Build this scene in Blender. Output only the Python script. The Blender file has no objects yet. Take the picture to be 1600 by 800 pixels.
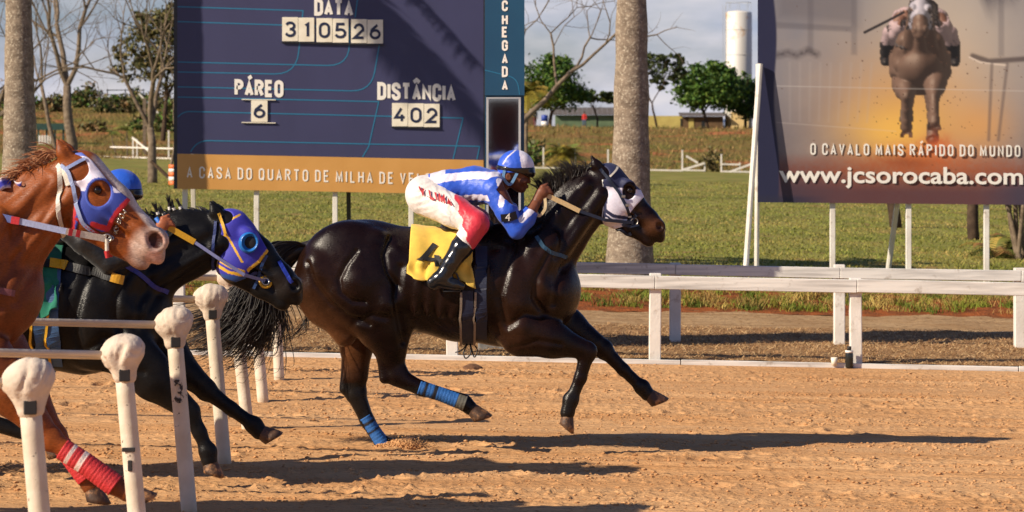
import bpy, bmesh, math, random
import numpy as np
from mathutils import Vector, Matrix
from mathutils.bvhtree import BVHTree
R = math.radians
rng = np.random.default_rng(7)
random.seed(7)
sc = bpy.context.scene

# ------------------------------------------------------------------ camera
F = 4500.0            # focal length in pixels of the 1600 px wide photograph
H = 2.0               # eye height
YH = 212.0            # horizon row at picture centre
SL = 0.020            # the whole place falls gently to the right
cam_d = bpy.data.cameras.new('camera'); cam = bpy.data.objects.new('camera', cam_d)
sc.collection.objects.link(cam)
cam.location = (0, 0, H); cam.rotation_euler = (R(90), 0, 0)
cam_d.sensor_width = 36; cam_d.lens = 36 * F / 1600
cam_d.shift_y = (YH - 400) / 1600
cam_d.clip_start = 0.5; cam_d.clip_end = 6000
cam_d.dof.use_dof = True; cam_d.dof.focus_distance = 18.2; cam_d.dof.aperture_fstop = 7.0
sc.camera = cam

# ------------------------------------------------------------------ light
SUN_EL, SUN_AZ = R(31), R(28)          # azimuth: light travels to +x, turned this much towards +y
ldir = Vector((math.cos(SUN_EL)*math.cos(SUN_AZ), math.cos(SUN_EL)*math.sin(SUN_AZ), -math.sin(SUN_EL)))
sd = bpy.data.lights.new('sun', 'SUN'); sd.energy = 5.0; sd.angle = R(0.5); sd.color = (1.0, 0.87, 0.69)
sun = bpy.data.objects.new('sun', sd); sc.collection.objects.link(sun)
sun.rotation_euler = ldir.to_track_quat('-Z', 'Y').to_euler(); sun.location = (-20, -5, 20)

w = bpy.data.worlds.new('World'); sc.world = w; w.use_nodes = True
nt = w.node_tree; nt.nodes.clear()
def wn(t, **k):
    n = nt.nodes.new(t)
    for a, b in k.items(): setattr(n, a, b)
    return n
sky = wn('ShaderNodeTexSky', sky_type='NISHITA'); sky.sun_disc = False
sky.sun_elevation = SUN_EL; sky.sun_rotation = math.atan2(-ldir.x, -ldir.y)
sky.air_density = 1.0; sky.dust_density = 0.6; sky.ozone_density = 2.0
tc = wn('ShaderNodeTexCoord'); mp = wn('ShaderNodeMapping'); mp.inputs['Scale'].default_value = (7, 7, 21)
mp.inputs['Location'].default_value = (0.35, 0.2, 0.3)
no = wn('ShaderNodeTexNoise'); no.inputs['Scale'].default_value = 1.0; no.inputs['Detail'].default_value = 9; no.inputs['Roughness'].default_value = 0.56
no.inputs['Distortion'].default_value = 0.25
rp = wn('ShaderNodeValToRGB'); rp.color_ramp.elements[0].position = 0.34; rp.color_ramp.elements[1].position = 0.56
no2 = wn('ShaderNodeTexNoise'); no2.inputs['Scale'].default_value = 1.7; no2.inputs['Detail'].default_value = 6
cr = wn('ShaderNodeValToRGB'); cr.color_ramp.elements[0].position = 0.35; cr.color_ramp.elements[1].position = 0.62
cr.color_ramp.elements[0].color = (6.2, 7.2, 9.9, 1); cr.color_ramp.elements[1].color = (12.8, 12.0, 12.2, 1)
mx = wn('ShaderNodeMixRGB'); bg = wn('ShaderNodeBackground'); bg.inputs['Strength'].default_value = 0.05
ou = wn('ShaderNodeOutputWorld')
L = nt.links.new
sx = wn('ShaderNodeSeparateXYZ'); L(tc.outputs['Generated'], sx.inputs[0])
fd = wn('ShaderNodeMapRange'); fd.inputs[1].default_value = .09; fd.inputs[2].default_value = .25; fd.inputs[3].default_value = 1.0; fd.inputs[4].default_value = 0; L(sx.outputs['Z'], fd.inputs[0])   # cumulus thin out overhead
cm = wn('ShaderNodeMath', operation='MULTIPLY'); tint = wn('ShaderNodeMixRGB', blend_type='MULTIPLY'); tint.inputs[0].default_value = 1.0; tint.inputs[2].default_value = (.92, 1.0, 1.4, 1)
L(tc.outputs['Generated'], mp.inputs['Vector']); L(mp.outputs[0], no.inputs['Vector']); L(mp.outputs[0], no2.inputs['Vector'])
L(no.outputs['Fac'], rp.inputs[0]); L(no2.outputs['Fac'], cr.inputs[0]); L(rp.outputs[0], cm.inputs[0]); L(fd.outputs[0], cm.inputs[1]); L(cm.outputs[0], mx.inputs[0])
L(sky.outputs[0], tint.inputs[1]); L(tint.outputs[0], mx.inputs[1]); L(cr.outputs[0], mx.inputs[2]); L(mx.outputs[0], bg.inputs['Color']); L(bg.outputs[0], ou.inputs['Surface'])
sc.view_settings.view_transform = 'Standard'; sc.view_settings.look = 'None'
sc.view_settings.exposure = 0.35; sc.view_settings.gamma = 1.0; sc.view_settings.use_curve_mapping = False
sc.render.engine = 'CYCLES'; sc.cycles.max_bounces = 6; sc.cycles.use_denoising = True

# ------------------------------------------------------------------ helpers
def G(x, y=0): return -SL * x
def W(px, py, d):                       # photograph pixel at a chosen distance -> place
    return Vector(((px - 800) * d / F, d, H - (py - YH) * d / F))
WL = {}                                 # world location of every object made here
def link(o): sc.collection.objects.link(o); return o
def tag(o, label, cat, group=None):
    o['label'] = label; o['category'] = cat
    if group: o['group'] = group
    return o
def empty(name, loc, label, cat, group=None):
    o = link(bpy.data.objects.new(name, None)); o.location = loc; o.empty_display_size = 0.2
    WL[o] = Vector(loc); tag(o, label, cat, group); return o
def mesh_obj(name, V, Fc, mat, parent=None, smooth=False, origin=None, attrs=None):
    """verts in place coordinates; children are stored relative to their parent"""
    V = np.asarray(V, dtype=np.float64).reshape(-1, 3)
    if parent is not None: org = WL[parent]
    elif origin is not None: org = Vector(origin)
    else:
        mn, mxx = V.min(0), V.max(0); org = Vector(((mn[0]+mxx[0])/2, (mn[1]+mxx[1])/2, mn[2]))
    me = bpy.data.meshes.new(name)
    me.from_pydata((V - np.array(org)).tolist(), [], Fc if isinstance(Fc, list) else Fc.tolist())
    me.update()
    if smooth: me.polygons.foreach_set('use_smooth', np.ones(len(me.polygons), dtype=bool))
    if attrs:
        for k, a in attrs.items():
            a = np.asarray(a, dtype=np.float32)
            if a.ndim == 1:
                at = me.attributes.new(k, 'FLOAT', 'POINT'); at.data.foreach_set('value', a)
            else:
                at = me.attributes.new(k, 'FLOAT_COLOR', 'POINT'); at.data.foreach_set('color', a.ravel())
    ms = mat if isinstance(mat, (list, tuple)) else [mat]
    for m in ms: me.materials.append(m)
    o = link(bpy.data.objects.new(name, me))
    if parent is not None:
        o.parent = parent; WL[o] = WL[parent].copy()
    else:
        o.location = org; WL[o] = org.copy()
    return o
def structure(o): o['kind'] = 'structure'; return o
def stuff(o): o['kind'] = 'stuff'; return o

class MB:
    def __init__(s): s.v = []; s.f = []
    def add(s, v, f):
        n = len(s.v); s.v += [tuple(p) for p in v]; s.f += [tuple(i + n for i in q) for q in f]; return s
    def box(s, c, size, rz=0, bev=0.0):
        hx, hy, hz = [q / 2 for q in size]
        ca, sa = math.cos(rz), math.sin(rz)
        vs, fs = chamfer(hx, hy, hz, bev)
        s.add([(c[0] + x*ca - y*sa, c[1] + x*sa + y*ca, c[2] + z) for x, y, z in vs], fs); return s
    def beam(s, a, b, wd, ht, bev=0.0):
        a, b = Vector(a), Vector(b); d = (b - a); Ln = d.length; d.normalize()
        up = Vector((0, 0, 1)) if abs(d.z) < .95 else Vector((0, 1, 0))
        sx = d.cross(up).normalized(); uz = sx.cross(d).normalized(); m = (a + b) / 2
        vs, fs = chamfer(Ln/2, wd/2, ht/2, bev)
        s.add([m + d*x - sx*y + uz*z for x, y, z in vs], fs); return s
    def tube(s, pts, rad, n=8, cap=True, sy=1.0):
        pts = [Vector(p) for p in pts]; k = len(pts)
        rad = [rad]*k if np.isscalar(rad) else rad
        base = len(s.v); prev = None
        for i, p in enumerate(pts):
            t = (pts[min(i+1, k-1)] - pts[max(i-1, 0)]).normalized()
            if prev is None:
                a = Vector((0, 0, 1)) if abs(t.z) < .9 else Vector((0, 1, 0))
                u = t.cross(a).normalized()
            else: u = (prev - t * prev.dot(t)).normalized()
            prev = u; v = t.cross(u)
            for j in range(n):
                an = 2*math.pi*j/n
                s.v.append(tuple(p + (u*math.cos(an) + v*math.sin(an)*sy) * rad[i]))
        for i in range(k-1):
            for j in range(n):
                a = base + i*n + j; b = base + i*n + (j+1) % n
                s.f.append((a, b, b+n, a+n))
        if cap:
            s.f.append(tuple(base + j for j in reversed(range(n)))); s.f.append(tuple(base + (k-1)*n + j for j in range(n)))
        return s
    def lathe(s, c, prof, n=16):
        base = len(s.v)
        for r, z in prof:
            for j in range(n):
                an = 2*math.pi*j/n; s.v.append((c[0] + r*math.cos(an), c[1] + r*math.sin(an), c[2] + z))
        for i in range(len(prof)-1):
            for j in range(n):
                a = base + i*n + j; b = base + i*n + (j+1) % n; s.f.append((a, b, b+n, a+n))
        s.f.append(tuple(base + j for j in reversed(range(n)))); s.f.append(tuple(base + (len(prof)-1)*n + j for j in range(n)))
        return s
    def build(s, name, mat, parent=None, smooth=False, origin=None):
        return mesh_obj(name, s.v, s.f, mat, parent, smooth, origin)
def chamfer(hx, hy, hz, b):
    if b <= 0:
        v = [(x, y, z) for x in (-hx, hx) for y in (-hy, hy) for z in (-hz, hz)]
        return v, [(0,1,3,2), (4,6,7,5), (0,4,5,1), (2,3,7,6), (0,2,6,4), (1,5,7,3)]
    v = []; f = []
    idx = {}
    for sx in (-1, 1):
        for sy in (-1, 1):
            for sz in (-1, 1):
                for ax in range(3):
                    p = [sx*(hx-b), sy*(hy-b), sz*(hz-b)]; p[ax] += (sx, sy, sz)[ax]*b
                    idx[(sx, sy, sz, ax)] = len(v); v.append(tuple(p))
    for ax in range(3):
        o1, o2 = [a for a in range(3) if a != ax]
        for sg in (-1, 1):
            q = []
            for a, c in ((-1,-1), (1,-1), (1,1), (-1,1)):
                k = [0, 0, 0]; k[ax] = sg; k[o1] = a; k[o2] = c; q.append(idx[tuple(k) + (ax,)])
            f.append(tuple(q) if (sg > 0) != (ax == 1) else tuple(reversed(q)))
    for ax in range(3):      # edges along ax
        o1, o2 = [a for a in range(3) if a != ax]
        for a in (-1, 1):
            for c in (-1, 1):
                k0 = [0, 0, 0]; k0[ax] = -1; k0[o1] = a; k0[o2] = c; k1 = list(k0); k1[ax] = 1
                f.append((idx[tuple(k0)+(o1,)], idx[tuple(k1)+(o1,)], idx[tuple(k1)+(o2,)], idx[tuple(k0)+(o2,)]))
    for sx in (-1, 1):
        for sy in (-1, 1):
            for sz in (-1, 1): f.append(tuple(idx[(sx, sy, sz, a)] for a in range(3)))
    return v, f

# value noise ------------------------------------------------------
_lat = rng.random((256, 256)).astype(np.float32)
def vnoise(x, y):
    xi = np.floor(x).astype(np.int64); yi = np.floor(y).astype(np.int64)
    fx = x - xi; fy = y - yi; fx = fx*fx*(3-2*fx); fy = fy*fy*(3-2*fy)
    a = _lat[xi & 255, yi & 255]; b = _lat[(xi+1) & 255, yi & 255]; c = _lat[xi & 255, (yi+1) & 255]; d = _lat[(xi+1) & 255, (yi+1) & 255]
    return (a*(1-fx) + b*fx)*(1-fy) + (c*(1-fx) + d*fx)*fy
def fbm(x, y, o=4):
    s = 0; a = .5
    for i in range(o): s = s + a*vnoise(x + 17.3*i, y + 9.1*i); x = x*2.03; y = y*2.03; a *= .5
    return s

# materials ----------------------------------------------------------
def srgb(r, g, b):
    return tuple(((c/255)/12.92 if c/255 <= .04045 else (((c/255)+.055)/1.055)**2.4) for c in (r, g, b))
def new_mat(name):
    m = bpy.data.materials.new(name); m.use_nodes = True
    n = m.node_tree.nodes; return m, m.node_tree, n['Principled BSDF']
def mat(name, c1, c2=None, scale=5.0, rough=.6, bump=0.0, bscale=None, spec=.5, stretch=(1,1,1), lo=.35, hi=.65, detail=5, metal=0, coat=0, dirt=None, dscale=20, dlo=.62, dhi=.7, bdist=.02, sheen=0):
    m, t, p = new_mat(name); N = t.nodes.new; lk = t.links.new
    p.inputs['Roughness'].default_value = rough; p.inputs['Metallic'].default_value = metal
    p.inputs['Specular IOR Level'].default_value = spec
    if coat: p.inputs['Coat Weight'].default_value = coat; p.inputs['Coat Roughness'].default_value = .15
    if sheen: p.inputs['Sheen Weight'].default_value = sheen
    p.inputs['Base Color'].default_value = (*c1, 1)
    tcn = N('ShaderNodeTexCoord'); mpn = N('ShaderNodeMapping'); mpn.inputs['Scale'].default_value = stretch
    lk(tcn.outputs['Object'], mpn.inputs['Vector'])
    out = None
    if c2 is not None:
        nz = N('ShaderNodeTexNoise'); nz.inputs['Scale'].default_value = scale; nz.inputs['Detail'].default_value = detail
        lk(mpn.outputs[0], nz.inputs['Vector'])
        r = N('ShaderNodeValToRGB'); r.color_ramp.elements[0].position = lo; r.color_ramp.elements[1].position = hi
        r.color_ramp.elements[0].color = (*c1, 1); r.color_ramp.elements[1].color = (*c2, 1)
        lk(nz.outputs['Fac'], r.inputs[0]); out = r.outputs[0]
    if dirt is not None:
        nz = N('ShaderNodeTexNoise'); nz.inputs['Scale'].default_value = dscale; nz.inputs['Detail'].default_value = 6; nz.inputs['Roughness'].default_value = .65
        lk(tcn.outputs['Object'], nz.inputs['Vector'])
        r = N('ShaderNodeValToRGB'); r.color_ramp.elements[0].position = dlo; r.color_ramp.elements[1].position = dhi
        lk(nz.outputs['Fac'], r.inputs[0])
        mixn = N('ShaderNodeMixRGB'); mixn.inputs[2].default_value = (*dirt, 1); lk(r.outputs[0], mixn.inputs[0])
        if out: lk(out, mixn.inputs[1])
        else: mixn.inputs[1].default_value = (*c1, 1)
        out = mixn.outputs[0]
    if out: lk(out, p.inputs['Base Color'])
    if bump:
        nb = N('ShaderNodeTexNoise'); nb.inputs['Scale'].default_value = bscale or scale*3; nb.inputs['Detail'].default_value = 4
        lk(mpn.outputs[0], nb.inputs['Vector'])
        b = N('ShaderNodeBump'); b.inputs['Strength'].default_value = bump; b.inputs['Distance'].default_value = bdist
        lk(nb.outputs['Fac'], b.inputs['Height']); lk(b.outputs[0], p.inputs['Normal'])
    return m
def attr_mat(name, attr='col', rough=.7, bump=0, bscale=200, spec=.5, noise=0.0, nscale=30, bdist=.01, sheen=0):
    m, t, p = new_mat(name); N = t.nodes.new; lk = t.links.new
    a = N('ShaderNodeAttribute'); a.attribute_name = attr; p.inputs['Roughness'].default_value = rough; p.inputs['Specular IOR Level'].default_value = spec
    if sheen: p.inputs['Sheen Weight'].default_value = sheen
    tcn = N('ShaderNodeTexCoord')
    if noise:
        nz = N('ShaderNodeTexNoise'); nz.inputs['Scale'].default_value = nscale; nz.inputs['Detail'].default_value = 6
        lk(tcn.outputs['Object'], nz.inputs['Vector'])
        mr = N('ShaderNodeMapRange'); mr.inputs[1].default_value = .3; mr.inputs[2].default_value = .7; mr.inputs[3].default_value = 1-noise; mr.inputs[4].default_value = 1+noise
        lk(nz.outputs['Fac'], mr.inputs[0])
        mu = N('ShaderNodeMixRGB'); mu.blend_type = 'MULTIPLY'; mu.inputs[0].default_value = 1
        lk(a.outputs['Color'], mu.inputs[1]); lk(mr.outputs[0], mu.inputs[2]); lk(mu.outputs[0], p.inputs['Base Color'])
    else: lk(a.outputs['Color'], p.inputs['Base Color'])
    if bump:
        nb = N('ShaderNodeTexNoise'); nb.inputs['Scale'].default_value = bscale; lk(tcn.outputs['Object'], nb.inputs['Vector'])
        b = N('ShaderNodeBump'); b.inputs['Strength'].default_value = bump; b.inputs['Distance'].default_value = bdist; lk(nb.outputs['Fac'], b.inputs['Height']); lk(b.outputs[0], p.inputs['Normal'])
    return m

# text ---------------------------------------------------------------
_tc = {}
def text2d(s, bold=0.0):
    """flat lettering from the built-in font, as 2-D triangles normalised to cap height 1"""
    key = (s, bold)
    if key in _tc: return _tc[key]
    cu = bpy.data.curves.new('lettering', 'FONT'); cu.body = s; cu.offset = bold; cu.resolution_u = 4; cu.fill_mode = 'FRONT'
    o = link(bpy.data.objects.new('lettering', cu)); dg = bpy.context.evaluated_depsgraph_get()
    me = bpy.data.meshes.new_from_object(o.evaluated_get(dg))
    v = np.array([q.co[:2] for q in me.vertices]); f = [tuple(p.vertices) for p in me.polygons]
    bpy.data.objects.remove(o); bpy.data.curves.remove(cu); bpy.data.meshes.remove(me)
    v[:, 0] -= v[:, 0].min(); _tc[key] = (v, f); return v, f
CAP = None
def lettering(s, x0, x1, zb, zt, base=None, bold=0.0, y=0.0, th=.004):
    """letters filling the box x0..x1, baseline zb to cap line zt on the plane y (facing -y); returns verts, faces"""
    global CAP
    if CAP is None: CAP = text2d('H', 0)[0][:, 1].max()
    v, f = text2d(s, bold); wd = v[:, 0].max()
    X = x0 + v[:, 0] / wd * (x1 - x0); Z = zb + (v[:, 1] / CAP) * (zt - zb)
    n = len(v)
    V = [(X[i], y - th, Z[i]) for i in range(n)] + [(X[i], y, Z[i]) for i in range(n)]
    ed = {}
    for q in f:
        for a, b in zip(q, q[1:] + q[:1]): ed[(a, b)] = 1
    FF = [tuple(q) for q in f]
    for (a, b) in ed:
        if (b, a) not in ed: FF.append((b, a, a+n, b+n))
    return V, FF

# ------------------------------------------------------------------ stroke lettering (narrow signwriter capitals)
def _arc(cx, cy, rx, ry, a0, a1, n=8):
    return [(cx + rx*math.cos(R(a0 + (a1-a0)*i/n)), cy + ry*math.sin(R(a0 + (a1-a0)*i/n))) for i in range(n+1)]
def glyph(ch, w=.40):
    r = w/2; q = r
    acc = None
    if ch in 'ÁÂ': acc = ch; ch = 'A'
    top = _arc(r, 1-q, r, q, 180, 0); bot = _arc(r, q, r, q, 0, -180)
    g = {
     'A': ([([(0,0), (r,1), (w,0)], 0), ([(.18*w, .28), (.82*w, .28)], 0)]),
     'O': [(top + bot, 1)], '0': [(top + bot, 1)],
     'Q': [(top + bot, 1), ([(.62*w, .2), (w*1.05, -.04)], 0)],
     'C': [([(w, .66)] + list(reversed(top)) + _arc(r, q, r, q, -180, 0) + [(w, .34)], 0)],
     'G': [([(w, .68)] + list(reversed(top)) + _arc(r, q, r, q, -180, 0) + [(w, .48), (.55*w, .48)], 0)],
     'D': [([(0,0), (0,1)] + _arc(w*.4, 1-q, w*.6, q, 90, 0) + _arc(w*.4, q, w*.6, q, 0, -90), 1)],
     'T': [([(-.02,1), (w+.02,1)], 0), ([(r,0), (r,.96)], 0)],
     'P': [([(0,0), (0,1)] + _arc(w*.45, .76, w*.55, .24, 90, -90) + [(.02,.52)], 0)],
     'R': [([(0,0), (0,1)] + _arc(w*.45, .76, w*.55, .24, 90, -90) + [(.02,.52)], 0), ([(w*.5,.5), (w*1.02,0)], 0)],
     'E': [([(w*.9,1), (0,1), (0,0), (w*.9,0)], 0), ([(.03,.52), (w*.78,.52)], 0)],
     'I': [([(0,0), (0,1)], 0)], 'L': [([(0,1), (0,0), (w*.85,0)], 0)],
     'N': [([(0,0), (0,1), (w,0), (w,1)], 0)],
     'M': [([(0,0), (.04,1), (w*.65,.15), (w*1.3-.04,1), (w*1.3,0)], 0)],
     'H': [([(0,0), (0,1)], 0), ([(w,0), (w,1)], 0), ([(.03,.52), (w-.03,.52)], 0)],
     'U': [([(0,1)] + _arc(r, q, r, q, -180, 0) + [(w,1)], 0)], 'V': [([(0,1), (r,0), (w,1)], 0)],
     'S': [([(w,.72)] + list(reversed(top)) + [(.01,.68), (.25*w,.56), (.75*w,.44), (w-.01,.32)] + bot + [(0,.28)], 0)],
     '1': [([(.1*w,.82), (.5*w,1), (.5*w,0)], 0)],
     '2': [(_arc(r, 1-q*1.2, r, q*1.2, 170, -10) + [(w*.9,.55), (0,0), (w*1.03,0)], 0)],
     '3': [(_arc(r, .75, r*.92, .25, 160, -80) + [(.45*w,.51)], 0), (_arc(r, .26, r, .26, 82, -165), 0)],
     '4': [([(w*.72,1), (0,.3), (w*1.1,.3)], 0), ([(w*.78,0), (w*.78,.52)], 0)],
     '5': [([(w*.92,1), (w*.12,1), (w*.06,.56)] + _arc(r*.9, .3, r*1.1, .3, 120, -160), 0)],
     '6': [(_arc(r, .3, r, .3, 0, 360, 16)[:-1], 1), ([(.01,.34), (.12*w,.62), (.75*w,1)], 0)],
     '8': [(_arc(r, .26, r, .26, 0, 360, 14)[:-1], 1), (_arc(r, .76, r*.85, .23, 0, 360, 14)[:-1], 1)],
     '.': [([(0,-.03), (0,.06)], 0)], }[ch]
    g = list(g)
    if acc == 'Á': g.append(([(r-.05,1.20), (r+.17,1.38)], 0))
    if acc == 'Â': g.append(([(r-.20,1.19), (r,1.37), (r+.20,1.19)], 0))
    wd = max(x for pl, c in g for x, y in pl); return g, wd
def strip2d(pl, closed, hw):
    n = len(pl); L_, R_ = [], []
    for i in range(n):
        p = Vector(pl[i]); a = Vector(pl[i-1]) if (i > 0 or closed) else None; b = Vector(pl[(i+1) % n]) if (i < n-1 or closed) else None
        t1 = (p - a).normalized() if a is not None and (p-a).length > 1e-6 else None
        t2 = (b - p).normalized() if b is not None and (b-p).length > 1e-6 else None
        if t1 is None: t1 = t2
        if t2 is None: t2 = t1
        nn = Vector((-(t1.y + t2.y), t1.x + t2.x)); nn = nn.normalized() if nn.length > 1e-4 else Vector((-t1.y, t1.x))
        c = max(nn.dot(Vector((-t1.y, t1.x))), .33)
        L_.append(p + nn*hw/c); R_.append(p - nn*hw/c)
    f = [(i, (i+1) % n, n + (i+1) % n, n + i) for i in range(n if closed else n-1)]
    return [tuple(q) for q in L_ + R_], f
def strokes(s, th=.15, w=.40, gap=.14, space=.28):
    """-> list of (verts2d, faces) strokes, total width; cap height spans 0..1 including the stroke"""
    out = []; x = th/2
    for ch in s:
        if ch == ' ': x += space; continue
        g, wd = glyph(ch, w)
        for pl, c in g:
            pl = [(x + px, th/2 + py*(1-th)) for px, py in pl]
            sv, sf = strip2d(pl, c, th/2); low_ = min(q[1] for q in pl) >= th/2 - 1e-6; top_ = max(q[1] for q in pl) <= 1 - th/2 + 1e-6
            out.append(([(q[0], min(max(q[1], 0) if low_ else q[1], 1) if top_ else q[1]) for q in sv], sf))
        x += wd + th + gap
    return out, x - th/2 - gap
def sign_text(s, x0, x1, zb, zt, y, name, m, parent, th=.17, w=.40, gap=.12, space=.3, slope=0.0, thick=.004):
    st, wd = strokes(s, th, w, gap, space); objs = []; owners = [k for k, ch in enumerate(s) if ch != ' ' for _ in glyph(ch, w)[0]]; mb = MB(); mbs = {}
    for i, (v, f) in enumerate(st):
        mb = mbs.setdefault(owners[i], MB())
        yy = y - thick - .0004*(i % 5); n = len(v)
        P = [(x0 + a/wd*(x1-x0), yy, zb + b*(zt-zb) + slope*(a/wd*(x1-x0))) for a, b in v]
        Q = [(p[0], y + .002, p[2]) for p in P]
        ff = list(f); ed = {}
        for qd in f:
            for a, b in zip(qd, qd[1:] + qd[:1]): ed[(a, b)] = 1
        for (a, b) in ed:
            if (b, a) not in ed: ff.append((b, a, a+n, b+n))
        mb.add(P + Q, ff)
    return [q.build(name, m, parent) for q in mbs.values()]

# ------------------------------------------------------------------ ground
m_lawn = mat('lawn_turf', srgb(114, 117, 50), srgb(142, 136, 68), scale=.55, rough=.95, bump=.5, bscale=14, spec=.15, detail=9, dirt=srgb(146, 118, 70), dscale=.9, dlo=.52, dhi=.66, bdist=.06, stretch=(1, .35, 1))
m_sand = mat('track_sand', srgb(212, 166, 118), srgb(196, 146, 98), scale=1.6, rough=.95, bump=.8, bscale=60, spec=.12, stretch=(.35, 1.6, 1), detail=8, dirt=srgb(172, 120, 76), dscale=34, dlo=.56, dhi=.72, bdist=.02)
m_verge = mat('dry_verge', srgb(158, 120, 82), srgb(188, 152, 110), scale=9, rough=.98, bump=.9, bscale=50, spec=.1, dirt=srgb(122, 86, 54), dscale=26, dlo=.54, dhi=.66, bdist=.04, stretch=(.6, 1.4, 1))
m_pale = mat('pale_soil', srgb(188, 156, 116), srgb(164, 130, 92), scale=2.2, rough=.98, bump=.7, bscale=30, spec=.1, dirt=srgb(130, 98, 62), dscale=12, dlo=.52, dhi=.66, bdist=.04, stretch=(.5, 1.6, 1))
m_red = mat('red_soil', srgb(158, 88, 46), srgb(122, 74, 44), scale=6, rough=.98, bump=.8, bscale=30, spec=.1, bdist=.03)
m_bank = mat('bank_scrub', srgb(134, 104, 62), srgb(112, 108, 54), scale=.22, rough=.98, bump=.8, bscale=2.2, spec=.08, detail=9, dirt=srgb(168, 106, 68), dscale=.16, dlo=.56, dhi=.64, bdist=.4)

def sheet(name, xs, ys, zf, m, smooth=True):
    X, Y = np.meshgrid(xs, ys); Z = zf(X, Y)
    V = np.stack([X, Y, Z], -1).reshape(-1, 3); nx = len(xs); ny = len(ys)
    i = (np.arange(ny-1)[:, None]*nx + np.arange(nx-1)[None]).ravel()
    Fc = np.stack([i, i+1, i+1+nx, i+nx], 1)
    o = mesh_obj(name, V, Fc, m, None, smooth, origin=(0, 0, 0)); return o
structure(sheet('ground', np.linspace(-700, 700, 57), np.linspace(-60, 1600, 60), lambda x, y: -SL*x - .06, m_lawn))

xs = np.concatenate([np.linspace(-60, -6.3, 40), np.linspace(-6.2, 6.4, 700), np.linspace(6.5, 60, 40)])
ys = np.concatenate([np.linspace(-6, 13.2, 40), np.linspace(13.3, 25.62, 760)])
prints = [(rng.uniform(-5.6, 5.8), rng.choice([14.1, 16.2, 18.2, 20.3, 22.3]) + rng.normal(0, .32), rng.uniform(.5, 1.1)) for _ in range(130)]
def track_z(x, y):
    far = np.clip((25.6 - y)/.5, 0, 1)
    fur = fbm(x*.40 + 3, y*16, 4)                     # harrow lines along the track
    band = np.clip(fbm(x*.12 + 40, y*2.3 + 5, 2)*3.2 - 1.0, 0, 1)
    cl = np.clip(fbm(x*30, y*36 + 50, 3) - .46, 0, 1)*.062
    cl2 = np.clip(vnoise(x*19.3 + 90, y*21) - .80, 0, 1)*.10
    ridge = sum(a*np.exp(-((y - y0 - .06*np.sin(x*.5 + y0))/s)**2) for y0, a, s in ((24.1, .035, .10), (22.6, .03, .12), (20.6, .03, .12), (18.95, .05, .14), (17.75, .045, .10), (16.9, .04, .12), (15.7, .04, .14)))
    z = (fur - .45)*.030*far + (cl*band + cl2*(.3 + band))*far + ridge*(.35 + fbm(x*9, y*14)*1.2)*far*.36
    z = z + .0075*np.sin(2*np.pi*(y + .05*fbm(x*.3, y*3, 2))/.065)*np.clip(fbm(x*.5 + 7, y*1.1, 2)*4 - 1.1, 0, 1)*far
    for hx, hy, a_ in prints:                         # hoof prints in the lanes
        q = (np.abs(x - hx) < .3) & (np.abs(y - hy) < .3)
        if q.any():
            e = np.hypot((x[q]-hx)/.075, (y[q]-hy)/.062); z[q] += a_*(-.030*np.exp(-e**4) + .016*np.exp(-((e-1.35)/.35)**2))
    return -SL*x + z - .004
structure(sheet('track', xs, ys, track_z, m_sand))
# small lumps of sand thrown about the track
def lumps(n, xf, yf, zf, smin, smax, name, m, parent=None, flat=.6):
    ico = bmesh.new(); bmesh.ops.create_icosphere(ico, subdivisions=1, radius=1)
    bv = np.array([v.co[:] for v in ico.verts]); bf = np.array([[v.index for v in f.verts] for f in ico.faces]); ico.free()
    X = xf(n); Y = yf(n); Z = zf(X, Y); S = smin + (smax - smin)*rng.random(n)**3
    jit = 1 + .35*(rng.random((n, len(bv), 1)) - .5)
    V = bv[None]*jit*np.stack([S*(.8+.8*rng.random(n)), S, S*flat], 1)[:, None] + np.stack([X, Y, Z], 1)[:, None]
    Fc = (bf[None] + (np.arange(n)*len(bv))[:, None, None]).reshape(-1, 3)
    return stuff(mesh_obj(name, V.reshape(-1, 3), Fc, m, parent, False, origin=(0, 0, 0) if parent is None else None))
def clod_y(n):
    a = rng.random(n)*11.6 + 13.9
    c = rng.choice([24.1, 22.6, 20.6, 18.95, 17.75, 16.9, 15.7], n) + rng.normal(0, .16, n)
    return np.where(rng.random(n) < .55, c, a)
o = lumps(34000, lambda n: rng.random(n)*11.5 - 5.7, clod_y, lambda x, y: track_z(x, y) + .002, .003, .0145, 'sand_clods', m_sand)

vz = lambda x, y: -SL*x + .012 + .05*(fbm(x*2.2, y*2.2) - .45) + .03*fbm(x*14, y*14) + .03*np.clip((y-25.9)/.6, 0, 1)
structure(sheet('verge', np.linspace(-14, 14, 420), np.linspace(25.74, 29.9, 90), vz, m_verge))
pz = lambda x, y: -SL*x + .03 + .05*(fbm(x*1.5, y*1.5) - .45) + .02*fbm(x*9, y*9)
structure(sheet('sand_path', np.linspace(-16, 16, 300), np.linspace(29.3, 33.6, 60), pz, m_pale))
ez = lambda x, y: -SL*x + .02 + .09*np.clip((y-32.6)/.9, 0, 1)*(fbm(x*1.3, y) + .2) + .03*fbm(x*8, y*8)
structure(sheet('lawn_edge', np.linspace(-18, 18, 300), np.linspace(32.6, 36.2, 50), ez, m_red))
lz = lambda x, y: -SL*x + .02 + .08*fbm(x*.6, y*.3) - .10*np.clip((34.6 + .8*fbm(x*.7, x*0) - y)/.5, 0, 1)
structure(sheet('lawn', np.concatenate([np.linspace(-200, -16, 40), np.linspace(-15, 15, 220), np.linspace(16, 200, 40)]), np.concatenate([np.linspace(33.4, 46, 80), np.linspace(46.5, 185, 90)]), lz, m_lawn))
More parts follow.
